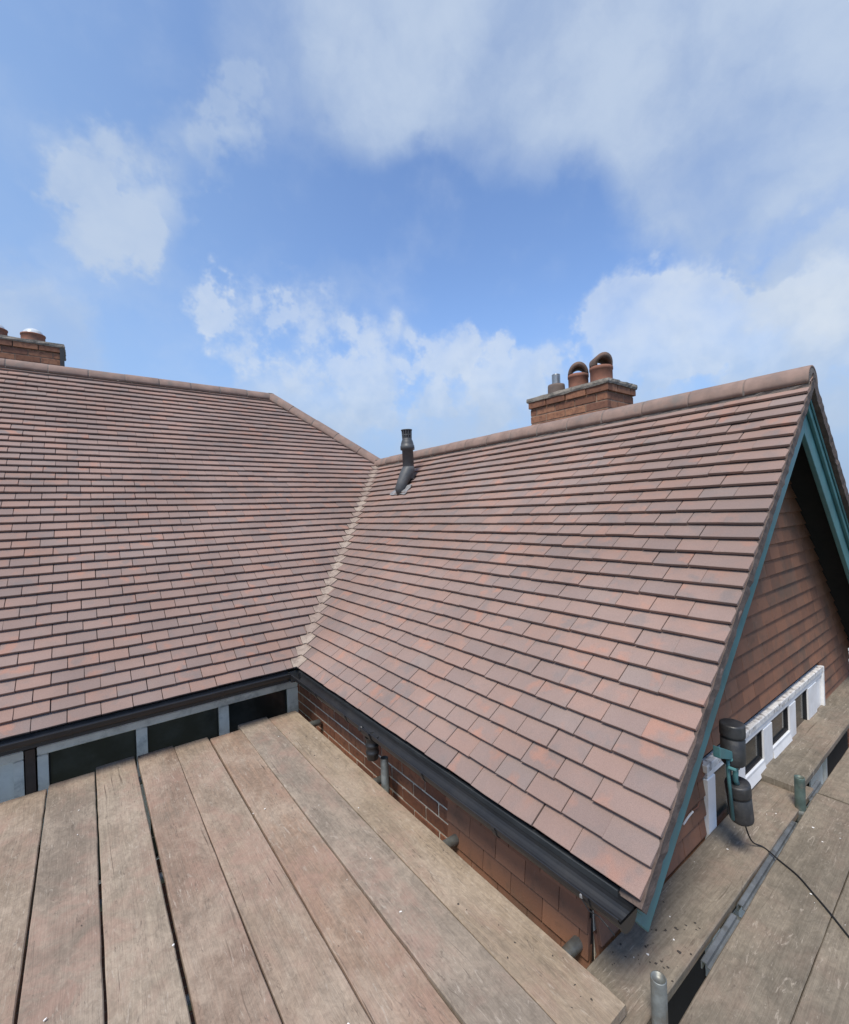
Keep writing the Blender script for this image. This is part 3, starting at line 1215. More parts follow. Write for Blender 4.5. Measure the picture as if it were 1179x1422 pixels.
wb('frame_post', -1.69, -1.632, -1.35, -.320)
wb('mullion', -1.118, -1.046, -1.35, -.320)
wb('mullion', -.533, -.455, -1.35, -.320)
wb('frame_post', .053, .150, -1.35, -.320)
wb('bottom_rail', -1.69, .150, -1.355, -1.352)
for a, b in ((-1.632, -1.118), (-1.046, -.533), (-.455, .053)):
    boxpart('pane', (a, WY + .010, -1.35), (b, WY + .016, -.3185), 'glass', band, 0)
    wb('gasket', a + .0005, a + .010, -1.35, -.3195, WY + .002, 'gasket', 0)
    wb('gasket', b - .010, b - .0005, -1.35, -.3195, WY + .002, 'gasket', 0)
boxpart('brown_post', (-1.752, WY - .03, -1.35), (-1.70, WY + .04, -.258), 'brownpost', house, .003)
band2 = boxpart('side_window', (-2.95, WY - .02, -.318), (-1.760, WY + .045, -.258), 'greywhite', house, .006)
band2['label'] = 'window with a pale blind beside the brown post'
boxpart('frame_post', (-1.812, WY - .022, -1.35), (-1.760, WY + .04, -.320), 'greywhite', band2, .005)
boxpart('blind', (-2.95, WY + .006, -1.35), (-1.814, WY + .012, -.3185), 'white', band2, 0)


# ------------------------------------------------------------------ gutters
def gutter_run(nm, path_pts, outdir, r=.047, th=.004):
    """Half-round channel swept along straight points; outdir = away from the wall."""
    vs_, fs = [], []
    p0, p1 = Vector(path_pts[0]), Vector(path_pts[1])
    outd = Vector(outdir)
    seg = 12
    prof = [(math.cos(math.pi * k / seg), -math.sin(math.pi * k / seg)) for k in range(seg + 1)]
    prof = [(1.0, .22), (1.07, .20), (1.07, .08)] + prof + [(-1., .2)]
    inner = [(a * (r - th) / r, b * (r - th) / r + .0) for a, b in reversed(prof)]
    ring = prof + inner
    n = len(ring)
    for p in (p0, p1):
        for a, b in ring:
            vs_.append(p + outd * a * r + Vector((0, 0, b * r)))
    for k in range(n):
        q = (k + 1) % n
        fs.append((k, q, n + q, n + k))
    o = ob(nm, vs_, fs, 'gutter', house)
    return o


GZ = -.040
GO = .028
gut_m = gutter_run('gutter', ((-3.6, -GO, GZ + .010), (-.074, -GO, GZ + .010)), (0, -1, 0), .043)
gut_m['label'] = 'black half-round gutter along the main eaves'
gut_w = gutter_run('gutter', ((-GO, -.074, GZ), (-GO, VERGE + .03, GZ - .012)), (-1, 0, 0))
gut_w['label'] = 'black half-round gutter along the wing eaves'
# corner angle piece
b_ = MB()
b_.box((-.079, -.079, GZ - .052), (-.001, -.001, GZ - .046), .002)
b_.box((-.079, -.079, GZ - .046), (-.069, -.069, GZ + .012), .002)
b_.box((-.018, -.079, GZ - .046), (-.001, -.071, GZ + .012), 0)
b_.box((-.079, -.018, GZ - .046), (-.071, -.001, GZ + .012), 0)
b_.ob('gutter_corner', 'gutter', gut_w)
# stop end, unions, brackets
b_ = MB()
seg = 12
vs_ = [Vector((-GO, VERGE + .028, GZ - .012))] + [Vector((-GO + math.cos(math.pi * k / seg) * .050, VERGE + .028, GZ - .012 - math.sin(math.pi * k / seg) * .050)) for k in range(seg + 1)]
vs_ += [v + Vector((0, -.006, 0)) for v in vs_]
fs = [(0, k + 1, k + 2) for k in range(seg)] + [(seg + 2, seg + 4 + k, seg + 3 + k) for k in range(seg)] + [(k + 1, seg + 3 + k, seg + 4 + k, k + 2) for k in range(seg)]
ob('gutter_stop_end', vs_, fs, 'gutter', gut_w)


def union(y, wd, par, nm, r=.0485, axis='y', zo=0., go=GO):
    b = MB()
    seg = 12
    pts = []
    for k in range(seg + 1):
        a = math.pi * k / seg
        pts.append((math.cos(a), -math.sin(a)))
    pts = [(1.12, .24), (1.12, .05)] + pts + [(-1., .2)]
    vs_, fs = [], []
    for s in (-wd / 2, wd / 2):
        for rr in (r + .003, r - .002):
            for a, c in pts:
                vs_.append(Vector((-go - a * rr, y + s, GZ + zo + c * rr)) if axis == 'y' else Vector((y + s, -go - a * rr, GZ + zo + c * rr)))
    n = len(pts)
    for k in range(n - 1):
        fs += [(k, k + 1, 2 * n + k + 1, 2 * n + k), (n + k, 3 * n + k, 3 * n + k + 1, n + k + 1),
               (k, n + k, n + k + 1, k + 1), (2 * n + k, 2 * n + k + 1, 3 * n + k + 1, 3 * n + k)]
    fs += [(0, 2 * n, 3 * n, n)]
    return ob(nm, vs_, fs, 'gutter', par)


for y in (-.55, -1.02, -1.85, -2.35, -2.78):
    union(y, .022, gut_w, 'gutter_bracket', zo=-.012 * (-y / 2.9))
for x in (-.6, -1.5, -2.4):
    union(x, .020, gut_m, 'gutter_bracket', .0445, axis='x', zo=.010)
union(-1.29, .105, gut_w, 'gutter_outlet_union', .052, zo=-.005)
# running outlet and ribbed downpipe socket
MB().lathe((-.035, -1.29, -.222), [(.0, .0), (.026, .0), (.034, .006), (.036, .035), (.040, .038), (.040, .052), (.036, .055), (.037, .080), (.041, .083), (.041, .097), (.037, .100), (.038, .125), (.043, .130), (.043, .142)], 20).ob('gutter_outlet', 'gutter', gut_w, True)
MB().lathe((-.066, -1.225, -.050), [(0, .0), (.014, .0), (.016, .004), (.016, .020), (.010, .024), (0, .024)], 12, (-1, -.5, .45)).ob('gutter_clip', 'gutter', gut_w)
# wire clip near the stop end
b_ = MB()
b_.box((-.086, -2.770, -.056), (-.080, -2.760, -.044), .001)
b_.ob('clip_plate', 'lead', gut_w)
MB().tube([(-.082, -2.765, -.058), (-.078, -2.79, -.085), (-.082, -2.83, -.075), (-.080, -2.86, -.088), (-.070, -2.875, -.110)], .0022, 6).ob('clip_wire', 'gutter', gut_w)

# ------------------------------------------------------------------ chimneys (parts of the house)


def chimney(x0, x1, y0, y1, zb, zt, cap, nm, label):
    core = MB().box((x0 + .004, y0 + .004, zb), (x1 - .004, y1 - .004, zt - .01)).ob(nm, 'old_joint', house)
    core['label'] = label
    rows = int(round((zt - zb) / .078))
    hgt = (zt - zb) / rows
    for i in range(rows):
        z0 = zb + i * hgt
        outset = .0
        if i == rows - 1:
            outset = .018
        for side in range(2):                          # the two faces that show, brick by brick
            a0, a1 = (y0, y1) if side == 0 else (x0, x1)
            p = a0 - outset + (-.118 if i % 2 else 0.) - (.0 if side == 0 else .06)
            while p < a1 + outset:
                q0, q1 = max(p, a0 - outset), min(p + .229, a1 + outset)
                p += .24
                if q1 - q0 < .03:
                    continue
                j = random.uniform(-.0025, .0025)
                if side == 0:
                    MB().box((x0 - outset + j, q0 + .001, z0 + .005), (x0 + .06, q1, z0 + hgt - .006), .003).ob('brick', 'brick_orange', core)
                else:
                    q0 = max(q0, x0 + .0605)
                    if q1 - q0 < .03:
                        continue
                    MB().box((q0, y0 - outset + j, z0 + .005), (q1, y0 + .06, z0 + hgt - .006), .003).ob('brick', 'brick_orange', core)
    # weathered cap with uneven rim
    vs_, fs = [], []
    ring = []
    nseg = 14
    for (ax, ay), (bx, by) in (((x0, y0), (x1, y0)), ((x1, y0), (x1, y1)), ((x1, y1), (x0, y1)), ((x0, y1), (x0, y0))):
        for k in range(nseg):
            ring.append((ax + (bx - ax) * k / nseg, ay + (by - ay) * k / nseg))
    n = len(ring)
    cx, cy = (x0 + x1) / 2, (y0 + y1) / 2
    for grow, z in ((-.01, zt - .012), (.026, zt - .008), (.032, zt + .010), (.028, zt + cap * .8), (-.06, zt + cap), (-.16, zt + cap + .012)):
        for a, b in ring:
            dx = (1 if a > cx else -1) * (min(1, abs(a - cx) / ((x1 - x0) / 2)))
            dy = (1 if b > cy else -1) * (min(1, abs(b - cy) / ((y1 - y0) / 2)))
            vs_.append((a + dx * (grow + random.gauss(0, .0022)), b + dy * (grow + random.gauss(0, .0022)), z + random.gauss(0, .002)))
    for r_ in range(5):
        for k in range(n):
            q = (k + 1) % n
            fs.append((r_ * n + k, r_ * n + q, (r_ + 1) * n + q, (r_ + 1) * n + k))
    fs.append(tuple(5 * n + k for k in range(n)))
    ob('chimney_cap', vs_, fs, 'capstone', core)
    return core


CX0, CX1 = 2.60, 3.07
ch = chimney(CX0, CX1, -1.33, -.41, 1.55, 2.425, .045, 'chimney', 'brick chimney with three clay pots behind the wing ridge')
PX = 2.85
# stained pot with a steel flue liner sticking out
PZ = 2.465
MB().lathe((PX, -.575, PZ), [(.094, 0), (.092, .135), (.089, .150), (.070, .154), (.047, .152), (.045, .10)], 22).ob('chimney_pot', 'pot_dull', ch, True)
prof = []
for i in range(10):
    z = .13 + i * .0135
    prof += [(.039, z), (.047, z + .0065)]
prof += [(.041, .268), (.037, .268), (.037, .12)]
MB().lathe((PX, -.575, PZ), prof, 18).ob('flue_liner', 'liner', ch, True)


def hooded_pot(y, rr, hh, turn, mat):
    """Clay pot that carries a thick barrel hood, open at its two ends."""
    MB().lathe((PX, y, PZ), [(rr * 1.02, 0), (rr * 1.0, hh * .3), (rr * 1.0, hh * .80), (rr * 1.05, hh * .82), (rr * 1.05, hh * .97), (rr * .97, hh), (rr * .72, hh), (rr * .72, hh * .3), (0, hh * .3)], 24).ob('chimney_pot', mat, ch, True)
    ax = Vector((math.cos(turn), math.sin(turn), 0))
    sd = Vector((-ax.y, ax.x, 0))
    vs_, fs = [], []
    seg = 18
    c0 = Vector((PX, y, PZ + hh - .004))
    for s in (-1, 0, 1):
        for inner in (0, 1):
            ro = rr * (.66 if inner else 1.03)
            for k in range(seg + 1):
                a = math.pi * k / seg
                sdv = math.cos(a) * ro
                reach = s * math.sqrt(max(.0025 * rr, (rr * 1.045) ** 2 - sdv * sdv)) * (1. - .10 * math.sin(a))
                vs_.append(c0 + ax * reach + sd * sdv + Vector((0, 0, math.sin(a) * ro * 1.12)))
    stations = (0, 1, 2)
    n = seg + 1
    for i in range(len(stations) - 1):
        a, b = i * 2 * n, (i + 1) * 2 * n
        for k in range(seg):
            fs.append((a + k, a + k + 1, b + k + 1, b + k))
            fs.append((a + n + k, b + n + k, b + n + k + 1, a + n + k + 1))
        fs.append((a, b, b + n, a + n))
        fs.append((a + seg, a + n + seg, b + n + seg, b + seg))
    e = (len(stations) - 1) * 2 * n
    for k in range(seg):
        fs.append((k, n + k, n + k + 1, k + 1))
        fs.append((e + k, e + k + 1, e + n + k + 1, e + n + k))
    ob('pot_hood', vs_, fs, 'pot_sooty', ch, True)


hooded_pot(-.855, .102, .190, rad(37), 'pot')
hooded_pot(-1.122, .108, .200, rad(54), 'pot')

ch2 = chimney(-2.9, -1.553, 3.70, 4.22, 2.5, 3.515, .05, 'chimney', 'brick chimney with dome-capped pots behind the main ridge')
MB().box((-1.575, 3.672, 2.5), (-1.530, 3.70, 3.50), .004).ob('lead_soaker', 'fascia', ch2)  # dark strip standing in for shade on the chimney's right side
for x in (-1.845, -2.21, -2.58):
    MB().lathe((x, 3.95, 3.545), [(.138, 0), (.130, .03), (.122, .05), (.122, .135), (.128, .14), (.128, .155), (.110, .157)], 24).ob('chimney_pot', 'pot', ch2, True)
    dm = []
    for k in range(8):
        a = math.pi / 2 * k / 7
        dm.append((.106 * math.cos(a), .152 + .085 * math.sin(a)))
    MB().lathe((x, 3.95, 3.545), [(.118, .148), (.118, .156)] + dm, 24).ob('dome_cowl', 'cowl', ch2, True)

# ------------------------------------------------------------------ vent pipe through the wing roof


def on_wing(u, v, lift=0.):
    d = ray(u, v)
    n = Vector((-SA, 0, CA))
    return CAM + d * (-CAM.dot(n) / d.dot(n)) + n * lift


VB = on_wing(568, 668)
vent = thing('vent_pipe', 'dark grey plastic soil vent pipe standing on the wing roof near the valley', 'vent pipe', VB)
org, A, S, N = slope_frame('wing')
sb, yb = VB.x / CA, VB.y
vs_, fs = [], []
nx_, ny_ = 9, 7
for j in range(ny_ + 1):
    for i in range(nx_ + 1):
        a = yb - .155 + .33 * i / nx_ + random.gauss(0, .005)
        s = sb - .235 + .16 * j / ny_ + random.gauss(0, .004)
        frac = ((s / GAUGE) % 1.)
        vs_.append(org + A * a + S * s + N * (.004 - TH * frac + random.uniform(.001, .007)))
for j in range(ny_):
    for i in range(nx_):
        a = j * (nx_ + 1) + i
        fs.append((a, a + 1, a + nx_ + 2, a + nx_ + 1))
ob('lead_flashing', vs_, fs, 'lead', vent, True)
up_ = Vector((-.02, .0, 1)).normalized()
pb = VB + Vector((0, 0, .06))
h1 = on_wing(556, 682, .015)
h2 = on_wing(561, 673, .060)
hp = pb + up_ * .085
MB().tube([h1 - S * .03 - N * .04, h1 + N * .01, h1.lerp(hp, .35) + N * .006, h1.lerp(hp, .7), hp - up_ * .008, hp + up_ * .03], [.040, .052, .066, .078, .080, .069], 20).ob('base_hood', 'vent', vent, True)
MB().tube([VB + S * .02 + N * .01, VB + S * .085 + N * .035, VB + S * .13 - N * .01], [.075, .055, .03], 14).ob('hood_skirt', 'vent', vent, True)
MB().lathe(pb, [(.068, 0), (.067, .315), (.085, .317), (.086, .345), (.084, .368), (.078, .372), (.076, .392), (.066, .425), (.058, .442), (.058, .455), (.042, .458)], 22, up_).ob('pipe', 'vent', vent, True)
MB().lathe(pb, [(.043, .455), (.043, .545), (.066, .548), (.069, .553), (.067, .560), (.0, .566)], 22, up_).ob('terminal_cap', 'vent', vent, True)
e1 = up_.orthogonal().normalized()
e2 = up_.cross(e1)
for k in range(12):
    a = 2 * math.pi * k / 12
    d = e1 * math.cos(a) + e2 * math.sin(a)
    MB().tube([pb + d * .051 + up_ * .452, pb + d * .055 + up_ * .549], .0085, 6).ob('terminal_bar', 'vent', vent)
MB().lathe(pb, [(.056, .487), (.060, .489), (.060, .497), (.056, .499)], 22, up_).ob('terminal_ring', 'vent', vent, True)

# ------------------------------------------------------------------ scaffold boards


def board(label, x0, y0, x1, y1, w, ztop, group, mat='board', th=.038, seed=0, sag=0., twist=0.):
    """A scaffold board from one end's centre to the other's; mesh along local X, slightly cupped, worn arrises."""
    rr = random.Random(seed)
    p0, p1 = Vector((x0, y0, 0)), Vector((x1, y1, 0))
    L = (p1 - p0).length
    nseg = max(10, int(L / .09))
    c = .004
    vs_, fs = [], []
    ph = rr.uniform(0, 6)
    for i in range(nseg + 1):
        x = L * i / nseg
        e0 = math.sin(x * 1.3 + ph) * .0016 + rr.gauss(0, .0007)
        e1 = math.sin(x * 1.1 + ph * 2) * .0016 + rr.gauss(0, .0007)
        zz = sag * math.sin(math.pi * i / nseg) + twist * (i / nseg - .5) + math.sin(x * .9 + ph) * .0009
        endr = .0025 if i in (0, nseg) else 0
        pts = [(-w / 2 + c + e0, 0 - endr), (-w / 4, .0005 - endr), (w / 4, .0005 - endr), (w / 2 - c + e1, 0 - endr), (w / 2 + e1, -c - endr), (w / 2 + e1, -th + c), (w / 2 - c, -th), (-w / 2 + c, -th), (-w / 2 + e0, -th + c), (-w / 2 + e0, -c - endr)]
        vs_ += [(x, a, b + zz) for a, b in pts]
    n = 10
    for i in range(nseg):
        for k in range(n):
            q = (k + 1) % n
            fs.append((i * n + k, i * n + q, (i + 1) * n + q, (i + 1) * n + k))
    fs.append(tuple(range(n)))
    fs.append(tuple(reversed([nseg * n + k for k in range(n)])))
    fs = [tuple(reversed(f)) for f in fs]
    me = bpy.data.meshes.new('scaffold_board')
    me.from_pydata(vs_, [], fs)
    me.update()
    me.materials.append(M[mat])
    o = bpy.data.objects.new('scaffold_board', me)
    COL.objects.link(o)
    d = (p1 - p0).normalized()
    o.matrix_basis = Matrix.Translation((x0, y0, ztop)) @ Matrix.Rotation(math.atan2(d.y, d.x), 4, 'Z')
    return tag(o, label, 'scaffold board', group)


GRP = 'boards of the deck before the main eaves'
edges = [(-3.20, -2.98), (-2.975, -2.755), (-2.75, -2.53), (-2.525, -2.305), (-2.30, -2.072), (-2.072, -1.846), (-1.846, -1.620), (-1.613, -1.380), (-1.371, -1.151), (-1.139, -.916), (-.910, -.687), (-.681, -.462), (-.457, -.233), (-.229, -.004)]  # leftmost boards are unseen, added to keep light from under the deck
ends = [.03, .05, .02, .04, .02, .03, .02, .055, .115, .10, .065, .02, .095, .055]
fars = [-5.5, -5.4, -5.5, -5.6, -5.5, -5.6, -5.5, -5.55, -5.45, -5.6, -5.5, -3.6, -2.97, -2.868]  # long ones run on unseen behind the camera to darken the space beneath
names_ = ['grey-tan scaffold board below the blind window, %s out from the brown post' % q for q in ('seventh', 'sixth', 'fifth', 'fourth')] + ['grey-tan scaffold board, third out from the brown post towards the blind window',
          'grey-tan scaffold board, second out from the brown post towards the blind window',
          'dusty tan scaffold board whose end stops before the brown post',
          'dark grey-tan scaffold board butting at the left end of the window band',
          'grey scaffold board ending below the left pane of the window band',
          'pale grey-tan scaffold board ending below the first mullion, wide gap beside it',
          'reddish-brown dusty scaffold board, fifth from the brick wall',
          'pale scuffed scaffold board, fourth from the brick wall',
          'pink-dusted scaffold board, third from the brick wall',
          'tan split scaffold board lying nearest the brick wall, its end over the gable boards']
names_[12] = 'cool grey scaffold board, second from the brick wall'
names_[11] = 'pink-dusted scaffold board, third from the brick wall'
names_[10] = 'pale scuffed scaffold board, fourth from the brick wall'
names_[9] = 'reddish-brown dusty scaffold board, fifth from the brick wall'
names_[8] = 'pale grey-tan scaffold board below the left pane, a wide gap on its wall side'
names_[7] = 'dark grey-tan scaffold board ending at the left post of the window band'
TONES = [(.8, .8, .8)] * 6 + [(.86, .82, .78), (.74, .74, .74), (.98, .98, .95), (.84, .72, .68), (1.06, .98, .92), (.98, .82, .74), (.80, .82, .84), (1.04, 1.0, .92)]
for i, ((a, b), e, f_) in enumerate(zip(edges, ends, fars)):
    dz = (0, 0, 0, 0, 0, .001, -.002, .001, -.001, -.003, 0., .001, .008, .006)[i]
    sk = random.uniform(-.003, .003)
    bo = board(names_[i], (a + b) / 2 - sk, f_, (a + b) / 2 + sk, e, b - a, DECK + dz, GRP, seed=i + 3)
    bo.color = (*TONES[i], 1)
GRP2 = 'boards of the deck along the gable'
board('weathered scaffold board against the gable below the lamps', -1.3, -2.808, 1.97, -2.802, .224, LOW, GRP2, 'board_old', seed=31)
board('scaffold board lapped over its neighbour below the white gable window', 1.83, -2.772, 5.2, -2.772, .228, DECK - .002, GRP2, 'board_old', seed=32)
board('scaffold board crossed by the black cable, beside the grey metal strips', -.30, -3.104, 1.93, -3.047, .226, LOW, GRP2, 'board_old', seed=33)
board('scaffold board beyond the standing green tube, in line with the cable board', 1.942, -3.050, 5.2, -3.055, .224, LOW, GRP2, 'board_old', seed=34)
board('outer scaffold board beside the cable board', -.30, -3.335, 1.93, -3.279, .226, LOW, GRP2, 'board_old', seed=35)
board('outer scaffold board beyond the end joint near the green tube', 1.945, -3.289, 5.2, -3.292, .226, LOW, GRP2, 'board_old', seed=36)
board('outermost scaffold board of the gable deck', -.30, -3.572, 3.6, -3.515, .226, LOW, GRP2, 'board_old', seed=37)


# ------------------------------------------------------------------ scaffold tubes


def stub(name, label, pts, mat, r=.0242, group=None, wall_t=.004):
    """A scaffold tube with hollow ends."""
    p0, p1 = Vector(pts[0]), Vector(pts[1])
    L = (p1 - p0).length
    o = MB().lathe(p0, [(r - wall_t, .06), (r - wall_t, 0), (r - .001, 0), (r, .002), (r, L - .002), (r - .001, L), (r - wall_t, L), (r - wall_t - .001, L - .012), (.0, L - .013)], 20, p1 - p0).ob(name, mat, None, True)
    return tag(o, label, 'scaffold tube', group)


TZ = DECK - .038 - .0245 - .003
TG = 'transom tubes under the main deck'
stub('scaffold_tube', 'weathered transom tube poking out by the inner brick corner', ((-2.3, -.140, TZ), (.125, -.140, TZ)), 'galv', group=TG)
stub('scaffold_tube', 'transom tube beside the upright stub under the gutter outlet', ((-2.3, -1.165, TZ), (.135, -1.165, TZ)), 'galv', group=TG)
stub('scaffold_tube', 'transom tube poking out where brick meets hung tiles', ((-2.3, -1.870, TZ), (.140, -1.870, TZ)), 'galv', group=TG)
stub('scaffold_tube', 'bright galvanised transom tube end near the gutter stop end', ((-2.3, -2.600, TZ), (.132, -2.600, TZ)), 'galv', group=TG)
t1 = stub('scaffold_standard', 'grey upright tube stub between deck and brick wall', ((.040, -1.300, GROUND), (.040, -1.300, -.235)), 'galv')
t2 = stub('scaffold_standard', 'grey upright tube rising between the gable boards near the tan board end', ((.050, -2.951, GROUND), (.050, -2.951, -.262)), 'galv')
t3 = thing('scaffold_standard', 'green-grey upright tube with coupler rising by the lapped gable board', 'scaffold tube', (1.700, -2.918, GROUND))
MB().lathe((1.700, -2.918, GROUND), [(.02, .06), (.0202, 0), (.0242, 0), (.0242, -.262 - GROUND), (.0232, -.258 - GROUND), (.0195, -.258 - GROUND), (.0190, -.266 - GROUND), (0, -.267 - GROUND)], 20).ob('tube', 'greentube', t3, True)
bevelled(MB().box((1.668, -2.952, -.50), (1.735, -2.886, -.432)).ob('coupler_jaw', 'galv', t3), .012)
MB().lathe((1.728, -2.918, -.455), [(0, 0), (.010, 0), (.010, .032), (0, .032)], 6, (1, -.3, .1)).ob('coupler_bolt', 'galv', t3)
TZ2 = LOW - .038 - .0245 - .003
stub('scaffold_tube', 'cross tube glimpsed in the gap between the two grey metal strips', ((.740, -3.66, TZ2), (.740, -2.68, TZ2)), 'galv', group='cross tubes under the gable deck')
stub('scaffold_tube', 'cross tube at the foot of the green-grey upright', ((1.610, -3.66, TZ2), (1.610, -2.68, TZ2)), 'galv', group='cross tubes under the gable deck')
stub('scaffold_tube', 'cross tube carrying the boards beyond the green-grey upright', ((1.815, -3.66, TZ2), (1.815, -2.68, TZ2)), 'greentube', group='cross tubes under the gable deck')


def metal_strip(x0, x1, y0, y1, label):
    b = MB()
    prof = [(-.026, -.030), (-.026, .0), (-.022, .002), (-.006, .002), (-.004, -.010), (.024, -.010), (.026, -.008), (.026, -.030), (.022, -.030), (.022, -.014), (-.0075, -.014), (-.0095, -.002), (-.022, -.002), (-.022, -.030)]
    n = len(prof)
    vs_, fs = [], []
    for x, y in ((x0, y0), (x1, y1)):
        vs_ += [(x, y - a, LOW - .012 + b_) for a, b_ in prof]
    for k in range(n):
        q = (k + 1) % n
        fs.append((k, n + k, n + q, q))
    fs.append(tuple(range(n)))
    fs.append(tuple(reversed([n + k for k in range(n)])))
    o = b.add(vs_, fs).ob('metal_strip', 'greymetal')
    return tag(o, label, 'metal strip', 'grey metal strips between the gable boards')


metal_strip(.400, .705, -2.958, -2.952, 'short grey metal strip in the board gap by the dark opening')
metal_strip(.775, 1.560, -2.951, -2.936, 'long grey metal strip in the board gap running to the green-grey upright')
metal_strip(1.86, 2.10, -2.925, -2.924, 'short grey metal strip beyond the green-grey upright')

# ------------------------------------------------------------------ twin lamp on a teal bracket
LX, LY = .995, -2.850
lamp = thing('twin_spotlight', 'pair of black cylinder spotlights on a teal bracket fixed to the bargeboard', 'spotlight', (LX, LY, -.24))


def can(base, axis, L, r, nm):
    prof = [(0, 0), (r * .86, 0), (r * .96, .006), (r, .016), (r, L * .62), (r * .93, L * .635), (r * .93, L * .68), (r * 1.03, L * .695), (r * 1.04, L * .74), (r * 1.04, L * .95), (r * .99, L * .985), (r * .86, L), (0, L)]
    return MB().lathe(base, prof, 26, axis).ob(nm, 'lamp', lamp, True)


can((LX, LY, .045), (.0, .0, 1), .190, .050, 'lamp_head')
MB().lathe((LX + .002, LY, .020), [(0, 0), (.020, 0), (.024, .004), (.026, .026)], 18).ob('lens', 'lens', lamp, True)
can((LX + .050, LY - .010, -.235), (-.16, .02, 1), .190, .050, 'lamp_head')
b_ = MB()
b_.tube([(LX - .050, LY + .004, .120), (LX - .052, LY + .004, .02), (LX - .020, LY + .002, -.21)], .008, 10)
b_.ob('bracket_bar', 'teal', lamp, True)
bevelled(MB().add([(LX - .190, LY - .018, .190), (LX - .045, LY - .014, .120), (LX - .045, LY - .014, .082), (LX - .190, LY - .018, .140),
                   (LX - .190, LY + .012, .190), (LX - .045, LY + .014, .120), (LX - .045, LY + .014, .082), (LX - .190, LY + .012, .140)],
                  [(0, 3, 2, 1), (4, 5, 6, 7), (0, 1, 5, 4), (1, 2, 6, 5), (2, 3, 7, 6), (3, 0, 4, 7)]).ob('bracket_arm', 'teal', lamp), .003)
MB().tube([(LX - .055, LY - .002, .09), (LX - .012, LY - .010, .060), (LX - .010, LY - .012, .02), (LX - .014, LY - .010, -.02), (LX + .01, LY - .010, -.055)], .012, 10).ob('bracket_knuckle', 'teal', lamp, True)
for z in (.05,):
    MB().lathe((LX - .066, LY - .004, z), [(0, 0), (.008, 0), (.008, .03), (0, .03)], 8, (0, -1, 0)).ob('bracket_bolt', 'teal', lamp)

# cable from the lower lamp, across the boards
cpts = [(LX + .080, LY - .012, -.236), (LX + .12, -2.85, -.30), (LX + .17, -2.86, -.395), (1.205, -2.895, LOW + .005), (1.165, -2.965, LOW + .005), (1.12, -3.045, LOW + .006), (1.055, -3.115, LOW + .005), (.985, -3.185, LOW + .006), (.915, -3.25, LOW + .005), (.80, -3.36, LOW + .005), (.66, -3.50, LOW + .006)]
def smooth_path(pts, sub=6):
    P = [Vector(p) for p in pts]
    P = [P[0]] + P + [P[-1]]
    res = []
    for i in range(1, len(P) - 2):
        for k in range(sub):
            t_ = k / sub
            a, b, c, d = P[i - 1:i + 3]
            res.append(.5 * ((2 * b) + (c - a) * t_ + (2 * a - 5 * b + 4 * c - d) * t_ ** 2 + (3 * b - a - 3 * c + d) * t_ ** 3))
    return res + [P[-2]]


tag(MB().tube(smooth_path(cpts), .0034, 8).ob('lamp_cable', 'cable', None, True), 'thin black cable trailing from the lower spotlight across the gable boards', 'cable')
# broken twig of white render hooked on the wall beside the window
def on_gable(u, v, off=.02):
    d = ray(u, v)
    return CAM + d * ((GABLE - off - CAM.y) / d.y)


MB().tube([on_gable(949, 1145), on_gable(956, 1134), on_gable(962, 1127)], .0045, 6).ob('sealant_string', 'fleck', gw)
MB().tube([on_gable(963, 1125), on_gable(969, 1121), on_gable(972, 1112), on_gable(969, 1108)], .0028, 6).ob('sealant_tail', 'pot', gw)

# ------------------------------------------------------------------ debris
vs_, fs = [], []
rr = random.Random(77)


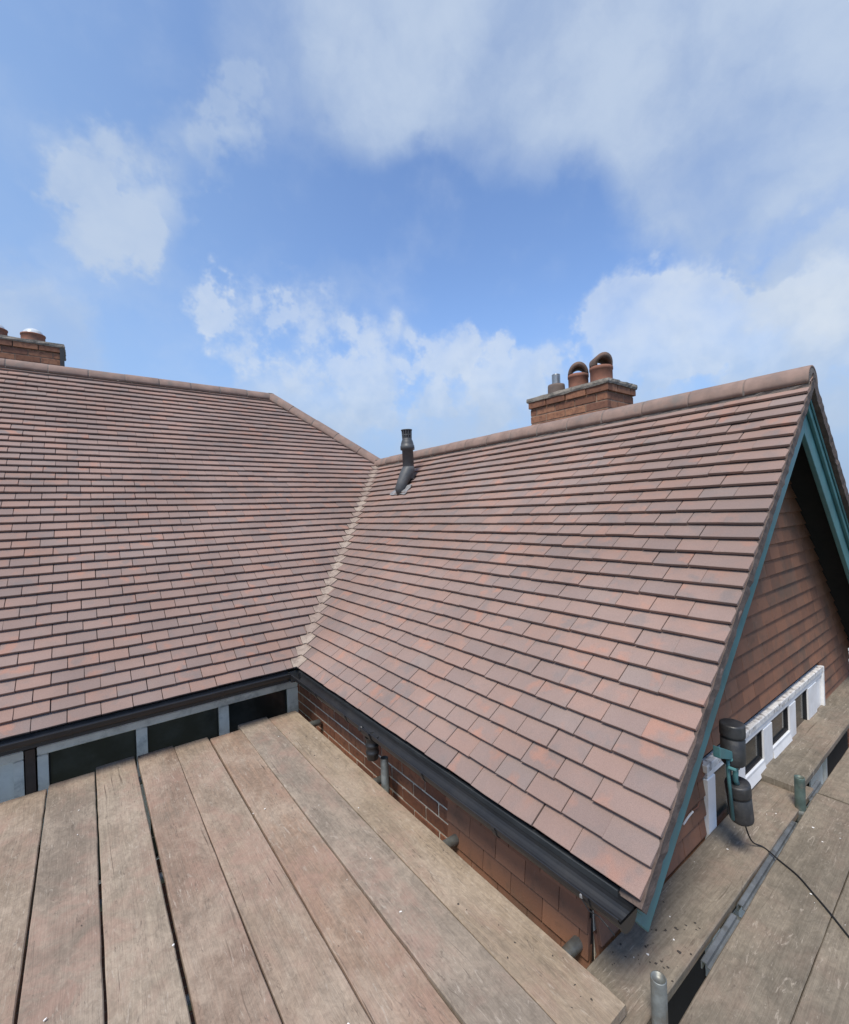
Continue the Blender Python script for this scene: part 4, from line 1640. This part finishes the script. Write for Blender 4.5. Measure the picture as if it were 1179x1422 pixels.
def fleck(x, y, z, s):
    a = rr.uniform(0, 6.28)
    k = len(vs_)
    n = rr.choice((4, 5))
    el = rr.uniform(.35, 1.)
    ring = []
    for i in range(n):
        t_ = 2 * math.pi * i / n + rr.uniform(-.3, .3)
        ring.append((s * math.cos(t_), s * el * math.sin(t_)))
    for h in (0, s * .25):
        for p, q in ring:
            vs_.append((x + p * math.cos(a) - q * math.sin(a), y + p * math.sin(a) + q * math.cos(a), z + h + .0006))
    fs.append(tuple(k + n + i for i in range(n)))
    for i in range(n):
        j = (i + 1) % n
        fs.append((k + i, k + j, k + n + j, k + n + i))


for _ in range(16):
    fleck(rr.uniform(-1.6, -.03), rr.uniform(-2.6, -.1), DECK + .008, rr.uniform(.003, .007))
for _ in range(24):
    fleck(rr.uniform(.15, 1.9), rr.choice((rr.uniform(-2.9, -2.72), rr.uniform(-3.16, -2.99), rr.uniform(-3.40, -3.22))), LOW + .002, rr.uniform(.0025, .0065))
fl = ob('paint_flecks', vs_, fs, 'fleck')
kind(fl, 'stuff')
fl['label'] = 'scattered white paint flecks on the scaffold boards'
fl['category'] = 'debris'
vs_, fs = [], []
for _ in range(40):
    fleck(rr.uniform(.1, .55), rr.uniform(-2.91, -2.72), LOW + .001, rr.uniform(.002, .007))
for _ in range(26):
    fleck(rr.uniform(-.20, -.02), rr.uniform(-2.85, -.2), DECK + .006, rr.uniform(.002, .006))
for _ in range(20):
    fleck(rr.uniform(-1.5, -.3), rr.uniform(-2.5, -.2), DECK + .006, rr.uniform(.0015, .0045))
dk = ob('dark_crumbs', vs_, fs, 'chipdark')
kind(dk, 'stuff')
dk['label'] = 'dark crumbs of mortar and bark on the scaffold boards'
dk['category'] = 'debris'

# ------------------------------------------------------------------ neighbour beyond the gable
nb = thing('neighbour_extension', 'brick extension with white layered fascia beyond the gable corner', 'building', (8.5, -3.0, GROUND))
MB().box((7.0, -6.0, GROUND), (10., -1.2, -1.08)).ob('wall', 'brickwork', nb)
for i in range(3):
    MB().box((6.86 - i * .012, -6.1, -1.02 + i * .095), (7.2, -1.1, -1.02 + i * .095 + .088), .006).ob('fascia_board', 'cladding', nb)
MB().box((6.90, -6.05, -1.08), (7.15, -1.15, -1.024), .004).ob('soffit', 'gasket', nb)
MB().box((6.82, -6.12, -.735), (10.1, -1.08, -.70), .004).ob('roof', 'fascia', nb)
